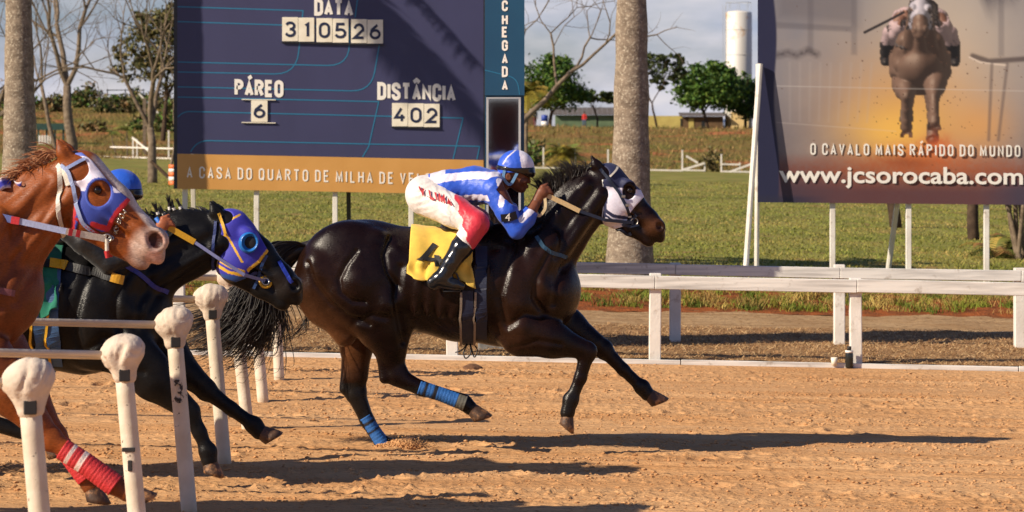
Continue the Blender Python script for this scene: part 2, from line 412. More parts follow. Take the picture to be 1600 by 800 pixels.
def bz(x, y):
    t = np.clip((y - 177)/80, 0, 1); t = t*t*(3-2*t)
    return -SL*x*(1-.4*t) - .05 + t*(2.9 + 1.3*(x < -6)*np.clip((-6-x)/8, 0, 1)) + t*(1-.5*t)*1.3*(fbm(x*.16, y*.1) - .45)
structure(sheet('bank', np.linspace(-200, 200, 260), np.linspace(176, 420, 90), bz, m_bank))

# blades of grass and straw -----------------------------------------------------------
def blades(name, X, Y, Z, hgt, wid, lean, cols, m_rough=.8):
    n = len(X); an = rng.random(n)*2*np.pi; dx = np.cos(an); dy = np.sin(an)
    la = rng.random(n)*2*np.pi; lx = np.cos(la)*lean*hgt; ly = np.sin(la)*lean*hgt
    B = np.stack([X, Y, Z], 1); wv = np.stack([dx*wid, dy*wid, 0*dx], 1)
    mid = B + np.stack([lx*.35, ly*.35, hgt*.6], 1); tip = B + np.stack([lx, ly, hgt*np.sqrt(np.clip(1-lean**2*.3, .15, 1))], 1)
    V = np.stack([B - wv, B + wv, mid + wv*.7, mid - wv*.7, tip], 1).reshape(-1, 3)
    k = np.arange(n)[:, None]*5
    Fc = [tuple(q) for q in (k + np.array([0, 1, 2, 3])).tolist()] + [tuple(q) for q in (k + np.array([3, 2, 4])).tolist()]
    c = np.repeat(cols, 5, 0); c = np.concatenate([c, np.ones((len(c), 1))], 1)
    return stuff(mesh_obj(name, V, Fc, m_blade, None, False, origin=(0, 0, 0), attrs={'col': c}))
m_blade = attr_mat('grass_blade', rough=.75, spec=.25)
def pick(n, cs, jit=.18):
    cs = np.array([srgb(*c) for c in cs]); c = cs[rng.integers(0, len(cs), n)]; return c*(1 + jit*(rng.random((n, 1))*2-1))
# verge: straw lying about
n = 42000; X = rng.random(n)*13 - 6.4; Y = 25.8 + rng.random(n)**1.2*4.1
blades('dry_straw', X, Y, vz(X, Y), .012 + .035*rng.random(n), .003 + 0*X, 2.2 + rng.random(n)*1.5, pick(n, [(200,164,116), (176,136,92), (146,106,70), (210,178,130), (128,94,62)]))
# lawn edge: tufts
tx = rng.random(420)*14 - 7; ty = 33.0 + rng.random(420)**1.3*3.0; k = 55
X = np.repeat(tx, k) + rng.normal(0, .07, 420*k); Y = np.repeat(ty, k) + rng.normal(0, .07, 420*k); n = len(X)
th = np.repeat(.05 + .10*rng.random(420)**2, k)
tc_ = np.repeat(pick(420, [(112,122,40), (134,132,52), (92,108,36), (168,146,78), (150,118,66)], .25), k, 0)
blades('edge_grass', X, Y, ez(X, Y), th*(.5 + rng.random(n)), .005 + 0*X, .5 + .7*rng.random(n), tc_*(1 + .3*(rng.random((n, 1)) - .5)))
# lawn: short blades, thinning with distance
n = 95000; Y = 34.4*np.exp(rng.random(n)*1.35); X = (rng.random(n)*2 - 1)*(Y*.19 + .3)
pt = fbm(X*.5, Y*.22, 4)[:, None]
cg = pick(n, [(118,123,50), (130,133,58), (108,117,46), (144,139,68)], .12)*(1-np.clip((pt-.42)*4, 0, 1)) + pick(n, [(170,148,86), (154,132,76), (140,134,62)], .15)*np.clip((pt-.42)*4, 0, 1)
blades('lawn_grass', X, Y, lz(X, Y) - .01, .03 + .04*rng.random(n), .004 + Y*.00016, .6 + .8*rng.random(n), cg)

# ------------------------------------------------------------------ rails
m_white = mat('white_paint', srgb(232, 226, 216), srgb(214, 206, 194), scale=3, rough=.6, bump=.15, bscale=40, dirt=srgb(150, 126, 100), dscale=7, dlo=.58, dhi=.76)
m_plank = mat('whitewashed_plank', srgb(228, 224, 216), srgb(178, 174, 168), scale=3.2, rough=.75, bump=.35, bscale=7, stretch=(.55, 6, 9), lo=.40, hi=.72, detail=8, dirt=srgb(140, 124, 104), dscale=9, dlo=.60, dhi=.78, bdist=.006)
def fence(name, label, d, posts, x_end, top, rail_h, post_w, post_h, rail_front=True, z_off=0.0, lean=0, planks=((0, 1),)):
    root = empty(name, (0, d, G(0)), label, 'fence')
    for i, x in enumerate(posts):
        g = G(x); hh = post_h + random.uniform(-.01, .012)
        mb = MB(); mb.beam((x, d, g - .15), (x + random.uniform(-.012, .012), d, g + hh), post_w, post_w, .007)
        mb.build('post', m_white, root)
    ends = [-x_end] + list(posts) + [x_end]
    yy = d - post_w/2 - .019 if rail_front else d + post_w/2 + .019
    ps = [-x_end] + [p for p in posts] + [x_end]
    for i in range(len(ps)-1):
        a, b = ps[i] + .002, ps[i+1] - .002
        dz = random.uniform(-.006, .006)
        mb = MB(); mb.beam((a, yy, G(a) + top - rail_h/2 + dz), (b, yy, G(b) + top - rail_h/2 + random.uniform(-.006, .006)), .034, rail_h, .005)
        mb.build('plank', m_plank, root)
    return root
f1p = [W(px, 566, 25.65).x for px in (-1110, -775, -455, -140, 155, 427, 707, 877, 1023, 1338, 1650, 1965, 2280)]
f1p = [W(px, 566, 25.65).x for px in (-868, -553, -238, 77, 392, 707, 1023, 1338, 1653, 1968)]
fence('rail_fence', 'low white plank rail along the far edge of the sand track', 25.68, f1p, 11.5, .785, .118, .105, .80)
f2p = [W(px, 545, 27.7).x for px in (-750, -493, -236, 22, 280, 537, 797, 1055, 1312, 1595, 1850)]
fence('rail_fence', 'white plank rail standing behind the first, across the dry straw strip', 27.75, f2p, 12.0, .80, .105, .105, .815)
# kerb board at the foot of the front rail
mb = MB(); kb = None
root = empty('edging_board', (0, 25.62, 0), 'long pale edging board lying at the foot of the nearer white rail', 'edging')
for a in np.arange(-10.5, 10.5, 3.0):
    mb = MB(); mb.beam((a + .004, 25.66 - .075, G(a) + .012 + random.uniform(-.006, .006)), (a + 2.996, 25.66 - .075, G(a+3) + .012), .03, .05, .004); mb.build('board', m_plank, root)
# ground-level pipe in front of the advertising boards
root = empty('ground_rail', (5, 40.4, G(5)), 'low white rail close to the grass at the feet of the advertising hoarding', 'rail')
for a in np.arange(2.6, 11, 2.8):
    for z in (.12, .20):
        mb = MB(); mb.beam((a, 40.4, G(a) + z), (a + 2.79, 40.4, G(a+2.8) + z), .05, .05, .006); mb.build('bar', m_white, root)
    mb = MB(); mb.beam((a + 1.4, 40.46, G(a+1.4) - .1), (a + 1.4, 40.46, G(a+1.4) + .24), .06, .06); mb.build('stub', m_white, root)

# ------------------------------------------------------------------ scoreboard
m_navy = mat('navy_vinyl', srgb(58, 59, 94), srgb(54, 55, 88), scale=1.5, rough=.5, bump=.06, bscale=2.5, stretch=(1, 1, .4), bdist=.05)
m_gold = mat('gold_vinyl', srgb(206, 152, 82), srgb(198, 144, 74), scale=2, rough=.5, bump=.05, bscale=3, bdist=.05)
m_cyan = mat('cyan_print', srgb(36, 112, 148), rough=.5)
m_print = mat('white_print', srgb(238, 232, 222), rough=.5)
m_tile = mat('tile_white', srgb(240, 232, 212), srgb(228, 218, 196), scale=8, rough=.5)
m_ink = mat('navy_ink', srgb(26, 36, 66), rough=.5)
m_steel = mat('dark_steel', srgb(60, 62, 66), srgb(46, 46, 48), scale=20, rough=.5, metal=.3)
BD = 41.0
def B(px, py): return W(px, py, BD)
sb = empty('scoreboard', (B(515, 300).x, BD, G(-2.6)), 'large navy race scoreboard with gold band, white headings and slotted number tiles', 'scoreboard')
x0, x1 = B(277, 0).x, B(755.5, 0).x
bl, br = B(277, 295).z, B(755, 304).z; gl, gr = B(277, 240).z, B(755, 250).z
def slab(quad, y0, y1):
    mb = MB(); v = [(x, y0, z) for x, z in quad] + [(x, y1, z) for x, z in quad]
    mb.add(v, [(0,1,2,3), (7,6,5,4), (1,0,4,5), (2,1,5,6), (3,2,6,7), (0,3,7,4)]); return mb
tl = tr = 4.55
slab([(x0, gl), (x1, gr), (x1, tr), (x0, tl)], BD, BD + .05).build('panel', m_navy, sb)
slab([(x0, bl), (x1, br), (x1, gr - .002), (x0, gl - .002)], BD - .002, BD + .05).build('band', m_gold, sb)
for xe, ze in ((x0 - .02, bl), (x1 + .02, br)): MB().beam((xe, BD + .02, ze), (xe, BD + .02, 4.55), .06, .035).build('edge_frame', m_steel, sb)
for px in (288, 400, 523, 642, 745):
    x = B(px, 0).x; mb = MB(); mb.beam((x, BD + .09, G(x) - .3), (x, BD + .09, 4.4), .07, .07, .005); mb.build('leg', m_white, sb)
for px in (293.5, 540, 690):
    x = B(px, 0).x; mb = MB(); mb.beam((x, BD + .9, G(x) - .2), (x + .02, BD + .12, 3.6), .06, .06, .005); mb.build('brace', m_steel if px > 300 else m_white, sb)
def c6(x, y): return (270 + x/2.58, y/2.58)
def rnd(pts, n=6):                          # round every corner marked by a third entry
    out = []
    for i, p in enumerate(pts):
        if len(p) == 2: out.append(p); continue
        a, b = Vector(pts[i-1][:2]), Vector(pts[i+1][:2]); c = Vector(p[:2]); r = p[2]
        s = c + (a-c).normalized()*r; e = c + (b-c).normalized()*r
        for k in range(n+1):
            t = k/n; q = s*(1-t)**2 + c*2*t*(1-t) + e*t*t; out.append((q.x, q.y))
    return out
lines = [[(20,27), (525,43), (498,300,90), (20,290)], [(20,87), (712,110), (712,266,90), (20,250)], [(752,-60), (735,70)],
         [(838,150), (800,368,80), (20,350)], [(20,391), (830,410), (790,590), (765,633)], [(20,472), (45,449,25), (1170,476), (1130,641)],
         [(72,612), (100,566,45), (1237,590), (1226,643)]]
for i, l in enumerate(lines):
    pl = [c6(*p) for p in rnd(l)]; pl = [(B(*p).x, B(*p).z) for p in pl]
    v, f = strip2d(pl, False, .0085)
    MB().add([(a, BD - .0025 - .0003*i, b) for a, b in v], f).build('line', m_cyan, sb)
def sbtext(s, p0, p1, cap, **k):            # p0, p1: baseline ends in the photograph; cap height in px
    a, b = B(*p0), B(*p1); hgt = cap*BD/F
    return sign_text(s, a.x, b.x, a.z, a.z + hgt, BD - .004, 'letter', m_print, sb, slope=(b.z - a.z)/(b.x - a.x), **k)
sbtext('DATA', (491, 24.5), (552, 26.5), 27, th=.22, gap=.07)
sbtext('PÁREO', (366.5, 150.5), (443, 152.5), 27, th=.22, gap=.07)
sbtext('DISTÂNCIA', (589.5, 156), (712, 159.5), 28, th=.22, gap=.07)
sbtext('A CASA DO QUARTO DE MILHA DE VELOCIDADE', (292, 278), (747, 291.5), 18.5, th=.13, gap=.30, space=.36)
def tile(ch, pxa, pxb, pya, pyb, dig=True):
    a, b = B(pxa, pyb), B(pxb, pya); t = MB(); t.box(((a.x+b.x)/2, BD - .015, (a.z+b.z)/2), (b.x - a.x - .004, .02, b.z - a.z), 0, .002)
    o = t.build('number_tile', m_tile, sb)
    cx = (a.x+b.x)/2; wd = (b.x-a.x)*(.34 if ch == '1' else .70); hz = (b.z-a.z)
    sign_text(ch, cx - wd/2, cx + wd/2, a.z + hz*.17, a.z + hz*.83, BD - .0255, 'numeral', m_ink, o, th=.17, w=.62 if ch not in '1' else .4)
k = 0
for pr, xa in (('31', 441), ('05', 494.5), ('26', 548.5)):
    for j, ch in enumerate(pr):
        tile(ch, xa + j*25.3, xa + j*25.3 + 25, 27 + k*.75, 64.5 + k*.75); k += 1
a, b = B(440, 66), B(600, 70.5); mb = MB(); mb.beam((a.x, BD - .02, a.z), (b.x, BD - .02, b.z), .035, .012); mb.build('ledge', m_steel, sb)
tile('6', 392.5, 418.5, 156, 190.5)
for yy in (155.3, 191.3):
    a, b = B(378, yy), B(431, yy + .8); mb = MB(); mb.beam((a.x, BD - .015, a.z), (b.x, BD - .015, b.z), .03, .012); mb.build('ledge', m_tile, sb)
for j, ch in enumerate('402'): tile(ch, 612.5 + j*25, 637.3 + j*25, 161 + j*.6, 197.5 + j*.6)
a, b = B(612, 198.5), B(688, 200.5); mb = MB(); mb.beam((a.x, BD - .015, a.z), (b.x, BD - .015, b.z), .03, .012); mb.build('ledge', m_steel, sb)

# ------------------------------------------------------------------ finish post with its mirror
FD = 26.35
m_teal = mat('teal_board', srgb(26, 74, 104), srgb(24, 68, 98), scale=2, rough=.45)
m_glass, t_, p_ = new_mat('mirror_glass'); p_.inputs['Base Color'].default_value = (.75, .78, .8, 1); p_.inputs['Metallic'].default_value = 1; p_.inputs['Roughness'].default_value = .03
m_conc = mat('concrete', srgb(132, 130, 126), srgb(108, 106, 102), scale=12, rough=.9, bump=.3)
def P(px, py): return W(px, py, FD)
fp = empty('finish_post', (P(788, 0).x, FD, G(0)), 'tall teal finish post lettered CHEGADA with a mirror below', 'finish post')
xa, xb = P(757.5, 0).x, P(819.5, 0).x; zt = P(0, 149).z
slab([(xa, zt), (xb, zt), (xb, 4.3), (xa, 4.3)], FD, FD + 1.1).build('upper_box', m_teal, fp)
mb = MB(); mb.box(((xa+xb)/2, FD + .565, zt/2 - .05), (xb - xa - .004, 1.06, zt + .1 - .004)); mb.build('column', m_teal, fp)
za = P(0, 153).z; xm0, xm1 = P(761.5, 0).x, P(812, 0).x; zb_ = .55
m_mf = mat('pale_frame', srgb(206, 208, 206), rough=.4, metal=.5)
mo = MB(); mo.add([(xm0, FD + .022, zb_), (xm1, FD + .020, zb_), (xm1, FD + .020, za), (xm0, FD + .022, za)], [(0,1,2,3)]); mo = mo.build('mirror', m_glass, fp)
for a, b in (((xm0, zb_), (xm0, za)), ((xm1, zb_), (xm1, za)), ((xm0 - .01, za), (xm1 + .01, za)), ((xm0, zb_), (xm1, zb_))):
    MB().beam((a[0], FD + .012, a[1]), (b[0], FD + .012, b[1]), .02, .012).build('frame_bar', m_mf, mo)
for i, ch in enumerate('CHEGADA'):
    zc = P(0, [9, 31, 50, 71, 91.5, 112, 133][i]).z; hh = 17*FD/F
    wd = 9*FD/F
    sign_text(ch, P(789, 0).x - wd/2 - .002, P(789, 0).x + wd/2, zc - hh/2, zc + hh/2, FD - .001, 'letter', m_print, fp, th=.2)
v, f = strip2d([(P(*p).x, P(*p).z) for p in rnd([(757.6, 109.5), (808, 122, 14), (812, 148)])], False, .004)
MB().add([(a, FD - .002, b) for a, b in v], f).build('line', m_cyan, fp)
cb = MB(); cb.box((P(781, 0).x, FD + .55, G(0) + .09), (.40, 1.24, .26), 0, .015); cb.build('footing', m_conc, fp)

# low stand behind the camera: it is what the finish mirror shows
m_stand = mat('dark_red_boards', srgb(84, 22, 20), srgb(58, 16, 16), scale=1.5, rough=.7)
gs_ = empty('grandstand', (0, -15, 0), 'dark red boarded stand seen only in the finish post mirror', 'stand')
for k in range(24): MB().box((-9 + k*.75, -15, 1.4), (.73, .1, 2.9)).build('board', m_stand, gs_)
MB().beam((-9.6, -15.2, 3.02), (9.2, -15.2, 2.96), 1.6, .14).build('roof', m_stand, gs_)

# ------------------------------------------------------------------ soft solids: blended tapered limbs turned into one skin
class Solid:
    def __init__(s, lo, hi, h):
        s.h = h; s.lo = np.array(lo, float); s.n = np.ceil((np.array(hi) - s.lo)/h).astype(int) + 1
        s.d = np.full(s.n, 1.0, np.float32)
        s.ax = [s.lo[i] + h*np.arange(s.n[i]) for i in range(3)]
    def _sub(s, lo, hi):
        a = np.clip(np.floor((np.array(lo) - s.lo)/s.h).astype(int), 0, s.n); b = np.clip(np.ceil((np.array(hi) - s.lo)/s.h).astype(int) + 1, 0, s.n)
        sl = tuple(slice(a[i], b[i]) for i in range(3))
        return sl, s.ax[0][sl[0]][:, None, None], s.ax[1][sl[1]][None, :, None], s.ax[2][sl[2]][None, None, :]
    def _put(s, sl, v, k, op):
        o = s.d[sl]; v = v.astype(np.float32)
        if op == '+':
            hh = np.maximum(k - np.abs(o - v), 0)/k if k else 0; s.d[sl] = np.minimum(o, v) - hh*hh*k*.25
        elif op == '-':
            v = -v; hh = np.maximum(k - np.abs(o - v), 0)/k if k else 0; s.d[sl] = np.maximum(o, v) + hh*hh*k*.25
    def cone(s, a, b, ra, rb, k=.03, sy=1.0, op='+'):
        a = np.array(a, float); b = np.array(b, float); m = max(ra, rb)*max(1, sy) + k + s.h*2 + .04
        sl, x, y, z = s._sub(np.minimum(a, b) - m, np.maximum(a, b) + m)
        e = b - a; L2 = e.dot(e) + 1e-12
        t = np.clip(((x-a[0])*e[0] + (y-a[1])*e[1] + (z-a[2])*e[2])/L2, 0, 1)
        dx = x - a[0] - t*e[0]; dy = (y - a[1] - t*e[1])/sy; dz = z - a[2] - t*e[2]
        v = (np.sqrt(dx*dx + dy*dy + dz*dz) - (ra + (rb-ra)*t))*min(1, sy)
        s._put(sl, v, k, op); return s
    def chain(s, pts, rad, k=.03, sy=1.0, op='+'):
        for i in range(len(pts)-1): s.cone(pts[i], pts[i+1], rad[i], rad[i+1], k, sy if np.isscalar(sy) else sy[i], op)
        return s
    def ell(s, c, r, rot=0.0, k=.03, op='+', rz=0.0):
        c = np.array(c, float); r = np.array(r, float); m = r.max() + k + s.h*2 + .03
        sl, x, y, z = s._sub(c - m, c + m); x = x - c[0]; y = y - c[1]; z = z - c[2]
        ca, sa = math.cos(rot), math.sin(rot); X = x*ca + z*sa; Z = -x*sa + z*ca      # rot>0: nose of the ellipsoid up
        if rz:
            cb, sb_ = math.cos(rz), math.sin(rz); X, y = X*cb + y*sb_, -X*sb_ + y*cb
        k0 = np.sqrt((X/r[0])**2 + (y/r[1])**2 + (Z/r[2])**2); k1 = np.sqrt((X/r[0]**2)**2 + (y/r[1]**2)**2 + (Z/r[2]**2)**2) + 1e-9
        s._put(sl, k0*(k0-1)/k1, k, op); return s
    def half(s, p, nrm):                    # keep the side the normal points away from
        nrm = np.array(nrm, float); nrm /= np.linalg.norm(nrm)
        v = (s.ax[0][:, None, None]-p[0])*nrm[0] + (s.ax[1][None, :, None]-p[1])*nrm[1] + (s.ax[2][None, None, :]-p[2])*nrm[2]
        s.d = np.maximum(s.d, v.astype(np.float32)); return s
    def clip_poly(s, pts):                  # keep what lies inside a polygon drawn on the side view (x, z)
        pts = np.array(pts, float); X = s.ax[0][:, None]; Z = s.ax[2][None, :]
        ins = np.zeros((s.n[0], s.n[2]), bool); dm = np.full(ins.shape, 1e9); n = len(pts)
        for i in range(n):
            (xa, ya), (xb, yb) = pts[i], pts[(i+1) % n]
            ins ^= ((ya > Z) != (yb > Z)) & (X < (xb-xa)*(Z-ya)/((yb-ya) or 1e-9) + xa)
            ex, ey = xb-xa, yb-ya; t = np.clip(((X-xa)*ex + (Z-ya)*ey)/(ex*ex+ey*ey+1e-12), 0, 1)
            dm = np.minimum(dm, np.hypot(X-xa-t*ex, Z-ya-t*ey))
        v = np.where(ins, -dm, dm).astype(np.float32); s.d = np.maximum(s.d, v[:, None, :]); return s
    def smooth(s, it=1):
        for _ in range(it):
            for ax in range(3):
                d = s.d; s.d = (np.roll(d, 1, ax) + 2*d + np.roll(d, -1, ax))*.25
        return s
    def skin(s):
        Fd = s.d.copy(); Fd[0] = Fd[-1] = 1; Fd[:, 0] = Fd[:, -1] = 1; Fd[:, :, 0] = Fd[:, :, -1] = 1
        ins = Fd < 0; n = s.n
        cs = [(i, j, k) for i in (0, 1) for j in (0, 1) for k in (0, 1)]
        sl = lambda o: tuple(slice(o[a], n[a]-1+o[a]) for a in range(3))
        cnt = sum(ins[sl(o)].astype(np.int8) for o in cs)
        act = (cnt > 0) & (cnt < 8); idx = np.argwhere(act)
        cid = np.full(act.shape, -1, np.int64); cid[act] = np.arange(len(idx))
        val = {o: Fd[idx[:, 0]+o[0], idx[:, 1]+o[1], idx[:, 2]+o[2]] for o in cs}
        acc = np.zeros((len(idx), 3)); num = np.zeros(len(idx))
        for o in cs:
            for ax in range(3):
                if o[ax]: continue
                p = list(o); p[ax] = 1; p = tuple(p); a, b = val[o], val[p]; c = (a < 0) != (b < 0)
                t = np.where(c, a/np.where(c, a-b, 1), 0); q = np.tile(np.array(o, float), (len(idx), 1)); q[:, ax] = t
                acc += q*c[:, None]; num += c
        V = s.lo + s.h*(idx + acc/num[:, None])
        faces = []
        for ax in range(3):
            o1, o2 = (ax+1) % 3, (ax+2) % 3
            a = np.moveaxis(ins, ax, 0); diff = np.moveaxis(a[:-1] != a[1:], 0, ax); e = np.argwhere(diff)
            e = e[(e[:, o1] > 0) & (e[:, o2] > 0) & (e[:, o1] < n[o1]-1) & (e[:, o2] < n[o2]-1)]
            def cell(da, db):
                q = e.copy(); q[:, o1] -= da; q[:, o2] -= db; return cid[q[:, 0], q[:, 1], q[:, 2]]
            q = np.stack([cell(1, 1), cell(0, 1), cell(0, 0), cell(1, 0)], 1)
            neg = ins[e[:, 0], e[:, 1], e[:, 2]]
            faces.append(np.where(neg[:, None], q, q[:, ::-1]))
        return V, np.concatenate(faces)
def relax(V, Fc, it=3, f=.5):
    n = len(V); a = np.concatenate([Fc[:, i] for i in range(4)]); b = np.concatenate([Fc[:, (i+1) % 4] for i in range(4)])
    deg = np.bincount(a, minlength=n) + np.bincount(b, minlength=n)
    for i in range(it):
        for lam in (f, -f*1.04):
            S_ = np.zeros_like(V)
            for c in range(3): S_[:, c] = np.bincount(a, V[b, c], n) + np.bincount(b, V[a, c], n)
            V = V + lam*(S_/np.maximum(deg, 1)[:, None] - V)
    return V
def bvh(V, Fc): return BVHTree.FromPolygons([tuple(v) for v in np.asarray(V).tolist()], [tuple(f) for f in (Fc.tolist() if not isinstance(Fc, list) else Fc)])
def hit(tree, x, z, side=-1, ymid=0.0, far=1.2):
    o = Vector((x, ymid + side*far, z)); r = tree.ray_cast(o, Vector((0, -side, 0)))
    if r[0] is None or (r[0].y - ymid)*side < -.02:
        r = tree.find_nearest(Vector((x, ymid + side*.05, z)))
        return r[0], r[1]
    return r[0], r[1]
def resample(pts, step):
    pts = [Vector(p) for p in pts]; out = [pts[0]]
    for a, b in zip(pts, pts[1:]):
        n = max(1, int((b-a).length/step))
        for i in range(1, n+1): out.append(a.lerp(b, i/n))
    return out
def strap(tree, path, width, name, m, parent, side=-1, ymid=0.0, th=.006, off=.004, step=.012, attrs=None, radial=None):
    """a band laid on the skin along a side-view path (x, z)"""
    pts = [hit(tree, p[0], p[1], side, ymid) for p in resample([(q[0], q[1], 0) for q in path], step)]
    C_ = [p for p, n in pts]; N_ = [n for p, n in pts]; k = len(C_)
    for _ in range(2): C_ = [C_[0]] + [(C_[i-1] + C_[i]*2 + C_[i+1])/4 for i in range(1, k-1)] + [C_[-1]]
    V, Fc = [], []
    for i in range(k):
        t = (C_[min(i+1, k-1)] - C_[max(i-1, 0)]).normalized(); n = N_[i]; b = t.cross(n).normalized(); w2 = (width[i*len(width)//k] if not np.isscalar(width) else width)/2
        c = C_[i]
        for u, v in ((-1, 0), (-1, 1), (1, 1), (1, 0)): V.append(c + b*u*w2 + n*(off + v*th))
        if i:
            o_ = 4*(i-1)
            for j in range(4): Fc.append((o_+j, o_+(j+1) % 4, o_+4+(j+1) % 4, o_+4+j))
    Fc.append((3, 2, 1, 0)); e = 4*(k-1); Fc.append((e, e+1, e+2, e+3))
    return mesh_obj(name, V, Fc, m, parent)
def decal(tree, V2, F2, place, name, m, parent, side=-1, ymid=0.0, off=.003, cut=.012):
    """flat lettering pressed on a curved skin; place(a, b) -> (x, z)"""
    bm = bmesh.new(); vs = [bm.verts.new((a, 0, b)) for a, b in [place(*q) for q in V2]]
    for q in F2:
        try: bm.faces.new([vs[i] for i in q])
        except ValueError: pass
    xs_ = [v.co.x for v in bm.verts]; zs_ = [v.co.z for v in bm.verts]
    for c in np.arange(min(xs_) + cut, max(xs_), cut): bmesh.ops.bisect_plane(bm, geom=bm.verts[:] + bm.edges[:] + bm.faces[:], plane_co=(c, 0, 0), plane_no=(1, 0, 0))
    for c in np.arange(min(zs_) + cut, max(zs_), cut): bmesh.ops.bisect_plane(bm, geom=bm.verts[:] + bm.edges[:] + bm.faces[:], plane_co=(0, 0, c), plane_no=(0, 0, 1))
    bm.verts.index_update()
    V = []
    for v in bm.verts:
        p, n = hit(tree, v.co.x, v.co.z, side, ymid); V.append(p + n*off)
    Fc = [tuple(v.index for v in f.verts) for f in bm.faces]; bm.free()
    return mesh_obj(name, V, Fc, m, parent)
def hair(strands, name, m, parent, n=4):
    """strands: list of (points, root radius)"""
    mb = MB()
    for pts, r in strands:
        k = len(pts); mb.tube(pts, [r*(1 - .85*(i/(k-1))**1.5) for i in range(k)], n, cap=False)
    return mb.build(name, m, parent, True)
def bez(ps, n=10):
    """smooth curve through control points (Catmull-Rom)"""
    P_ = [Vector(p) for p in ps]; P_ = [P_[0]*2 - P_[1]] + P_ + [P_[-1]*2 - P_[-2]]; out = []
    m_ = len(P_) - 3
    for i in range(m_):
        for j in range(n if i < m_-1 else n+1):
            t = j/n; a, b, c, d = P_[i:i+4]
            out.append(.5*((2*b) + (c-a)*t + (2*a-5*b+4*c-d)*t*t + (3*b-a-3*c+d)*t**3))
    return out

# ------------------------------------------------------------------ trees and shrubs
m_palm = mat('palm_bark', srgb(150, 134, 116), srgb(116, 102, 88), scale=7, rough=.95, bump=.6, bscale=22, spec=.15, stretch=(1, 1, 1.6), dirt=srgb(184, 172, 152), dscale=30, dlo=.52, dhi=.66, bdist=.02)
m_bark = mat('grey_bark', srgb(134, 118, 100), srgb(100, 86, 72), scale=6, rough=.95, bump=.5, spec=.1)
m_barkd = mat('dark_bark', srgb(86, 70, 56), srgb(62, 50, 42), scale=6, rough=.95, bump=.5, spec=.1)
m_leaf = attr_mat('leaf', rough=.6, spec=.3)
def leaves(P_, size, cols, name, parent, flat=.0, stretch=1.0):
    """leaf-sized quads at points P_"""
    n = len(P_); a = rng.normal(size=(n, 3)); a /= np.linalg.norm(a, axis=1)[:, None]; b = rng.normal(size=(n, 3)); b -= a*(a*b).sum(1)[:, None]; b /= np.linalg.norm(b, axis=1)[:, None]
    sz = (size*(.6 + .8*rng.random(n)))[:, None]; a = a*sz*stretch; b = b*sz*.6
    V = np.stack([P_ - a, P_ + b, P_ + a, P_ - b], 1).reshape(-1, 3); k = np.arange(n)[:, None]*4 + np.arange(4)
    c = np.concatenate([np.repeat(cols, 4, 0), np.ones((n*4, 1))], 1)
    return mesh_obj(name, V, k, m_leaf, parent, False, attrs={'col': c})
def royal_palm(label, px_c, d, prof, crown_z, seed, nf=15, group='royal palms on the lawn'):
    x = (px_c - 800)*d/F; root = empty('palm_tree', (x, d, G(x)), label, 'palm', None)
    pr = sorted((H - (py - YH)*d/F, wd*d/F/2, (cx - 800)*d/F) for py, wd, cx in prof); zs_ = np.linspace(G(x) - .15, crown_z, 70)
    rr = np.interp(zs_, [p[0] for p in pr], [p[1] for p in pr]); xx = np.interp(zs_, [p[0] for p in pr], [p[2] for p in pr])
    MB().tube([(xx[i], d, zs_[i]) for i in range(70)], [rr[i]*(1 + .018*math.sin(zs_[i]*38) + .02*math.sin(zs_[i]*7 + seed)) for i in range(70)], 28).build('trunk', m_palm, root, True)
    top = Vector((xx[-1], d, crown_z)); mb = MB().tube([top, top + Vector((0, 0, .9))], [rr[-1]*.95, rr[-1]*.5], 16); mb.build('crownshaft', mat('crownshaft_green', srgb(104, 120, 62), rough=.5), root, True)
    rg = np.random.default_rng(seed)
    for k in range(nf):
        an = 2*math.pi*(k + rg.random()*.5)/nf; el = .95 - 1.25*(k % 3)/2*.8 + rg.normal(0, .1); L_ = 2.5 + rg.random()*.5; b = top + Vector((0, 0, .85)); fr = MB(); pts = []
        for i in range(13):
            t = i/12; rad = L_*t*math.cos(el*(1-t*.2)); zz = L_*t*math.sin(el) - 1.9*t*t; pts.append(b + Vector((math.cos(an)*rad, math.sin(an)*rad, zz)))
        fr.tube(pts, [.03*(1-.8*i/12) for i in range(13)], 5)
        for i in range(2, 13):
            for s_ in np.linspace(0, 1, 6)[:-1]:
                p = pts[i-1].lerp(pts[i], float(s_)); t = (pts[i] - pts[i-1]).normalized(); sd_ = t.cross(Vector((0, 0, 1))).normalized()
                for sg in (-1, 1):
                    q = p + sd_*sg*.5*(1-.5*(i/12)) + t*.22 + Vector((0, 0, -.22 + rg.normal(0, .06))); w2 = t*.034; m_ = (p+q)/2 + Vector((0, 0, .06))
                    fr.add([p - w2, p + w2, m_ + w2, m_ - w2, q], [(0,1,2,3), (3,2,4)])
        fr.build('frond', bpy.data.materials.get('palm_leaf') or mat('palm_leaf', srgb(92, 112, 44), srgb(120, 120, 56), scale=3, rough=.55), root)
    return root
royal_palm('thick speckled palm trunk standing just behind the leading horse\'s head', 986, 36.9, [(480, 86, 984), (440, 80, 984), (400, 74, 984), (330, 64, 985.5), (250, 58, 986), (150, 54, 986.5), (0, 47, 987), (-200, 44, 987), (-900, 40, 988)], 9.2, 3)
royal_palm('smooth grey palm trunk at the left edge behind the chestnut horse', 30, 39.9, [(440, 72, 31), (380, 66, 31), (265, 56, 31), (200, 50, 31), (100, 45, 30), (0, 40, 29), (-200, 38, 29), (-900, 34, 29)], 6.9, 5)

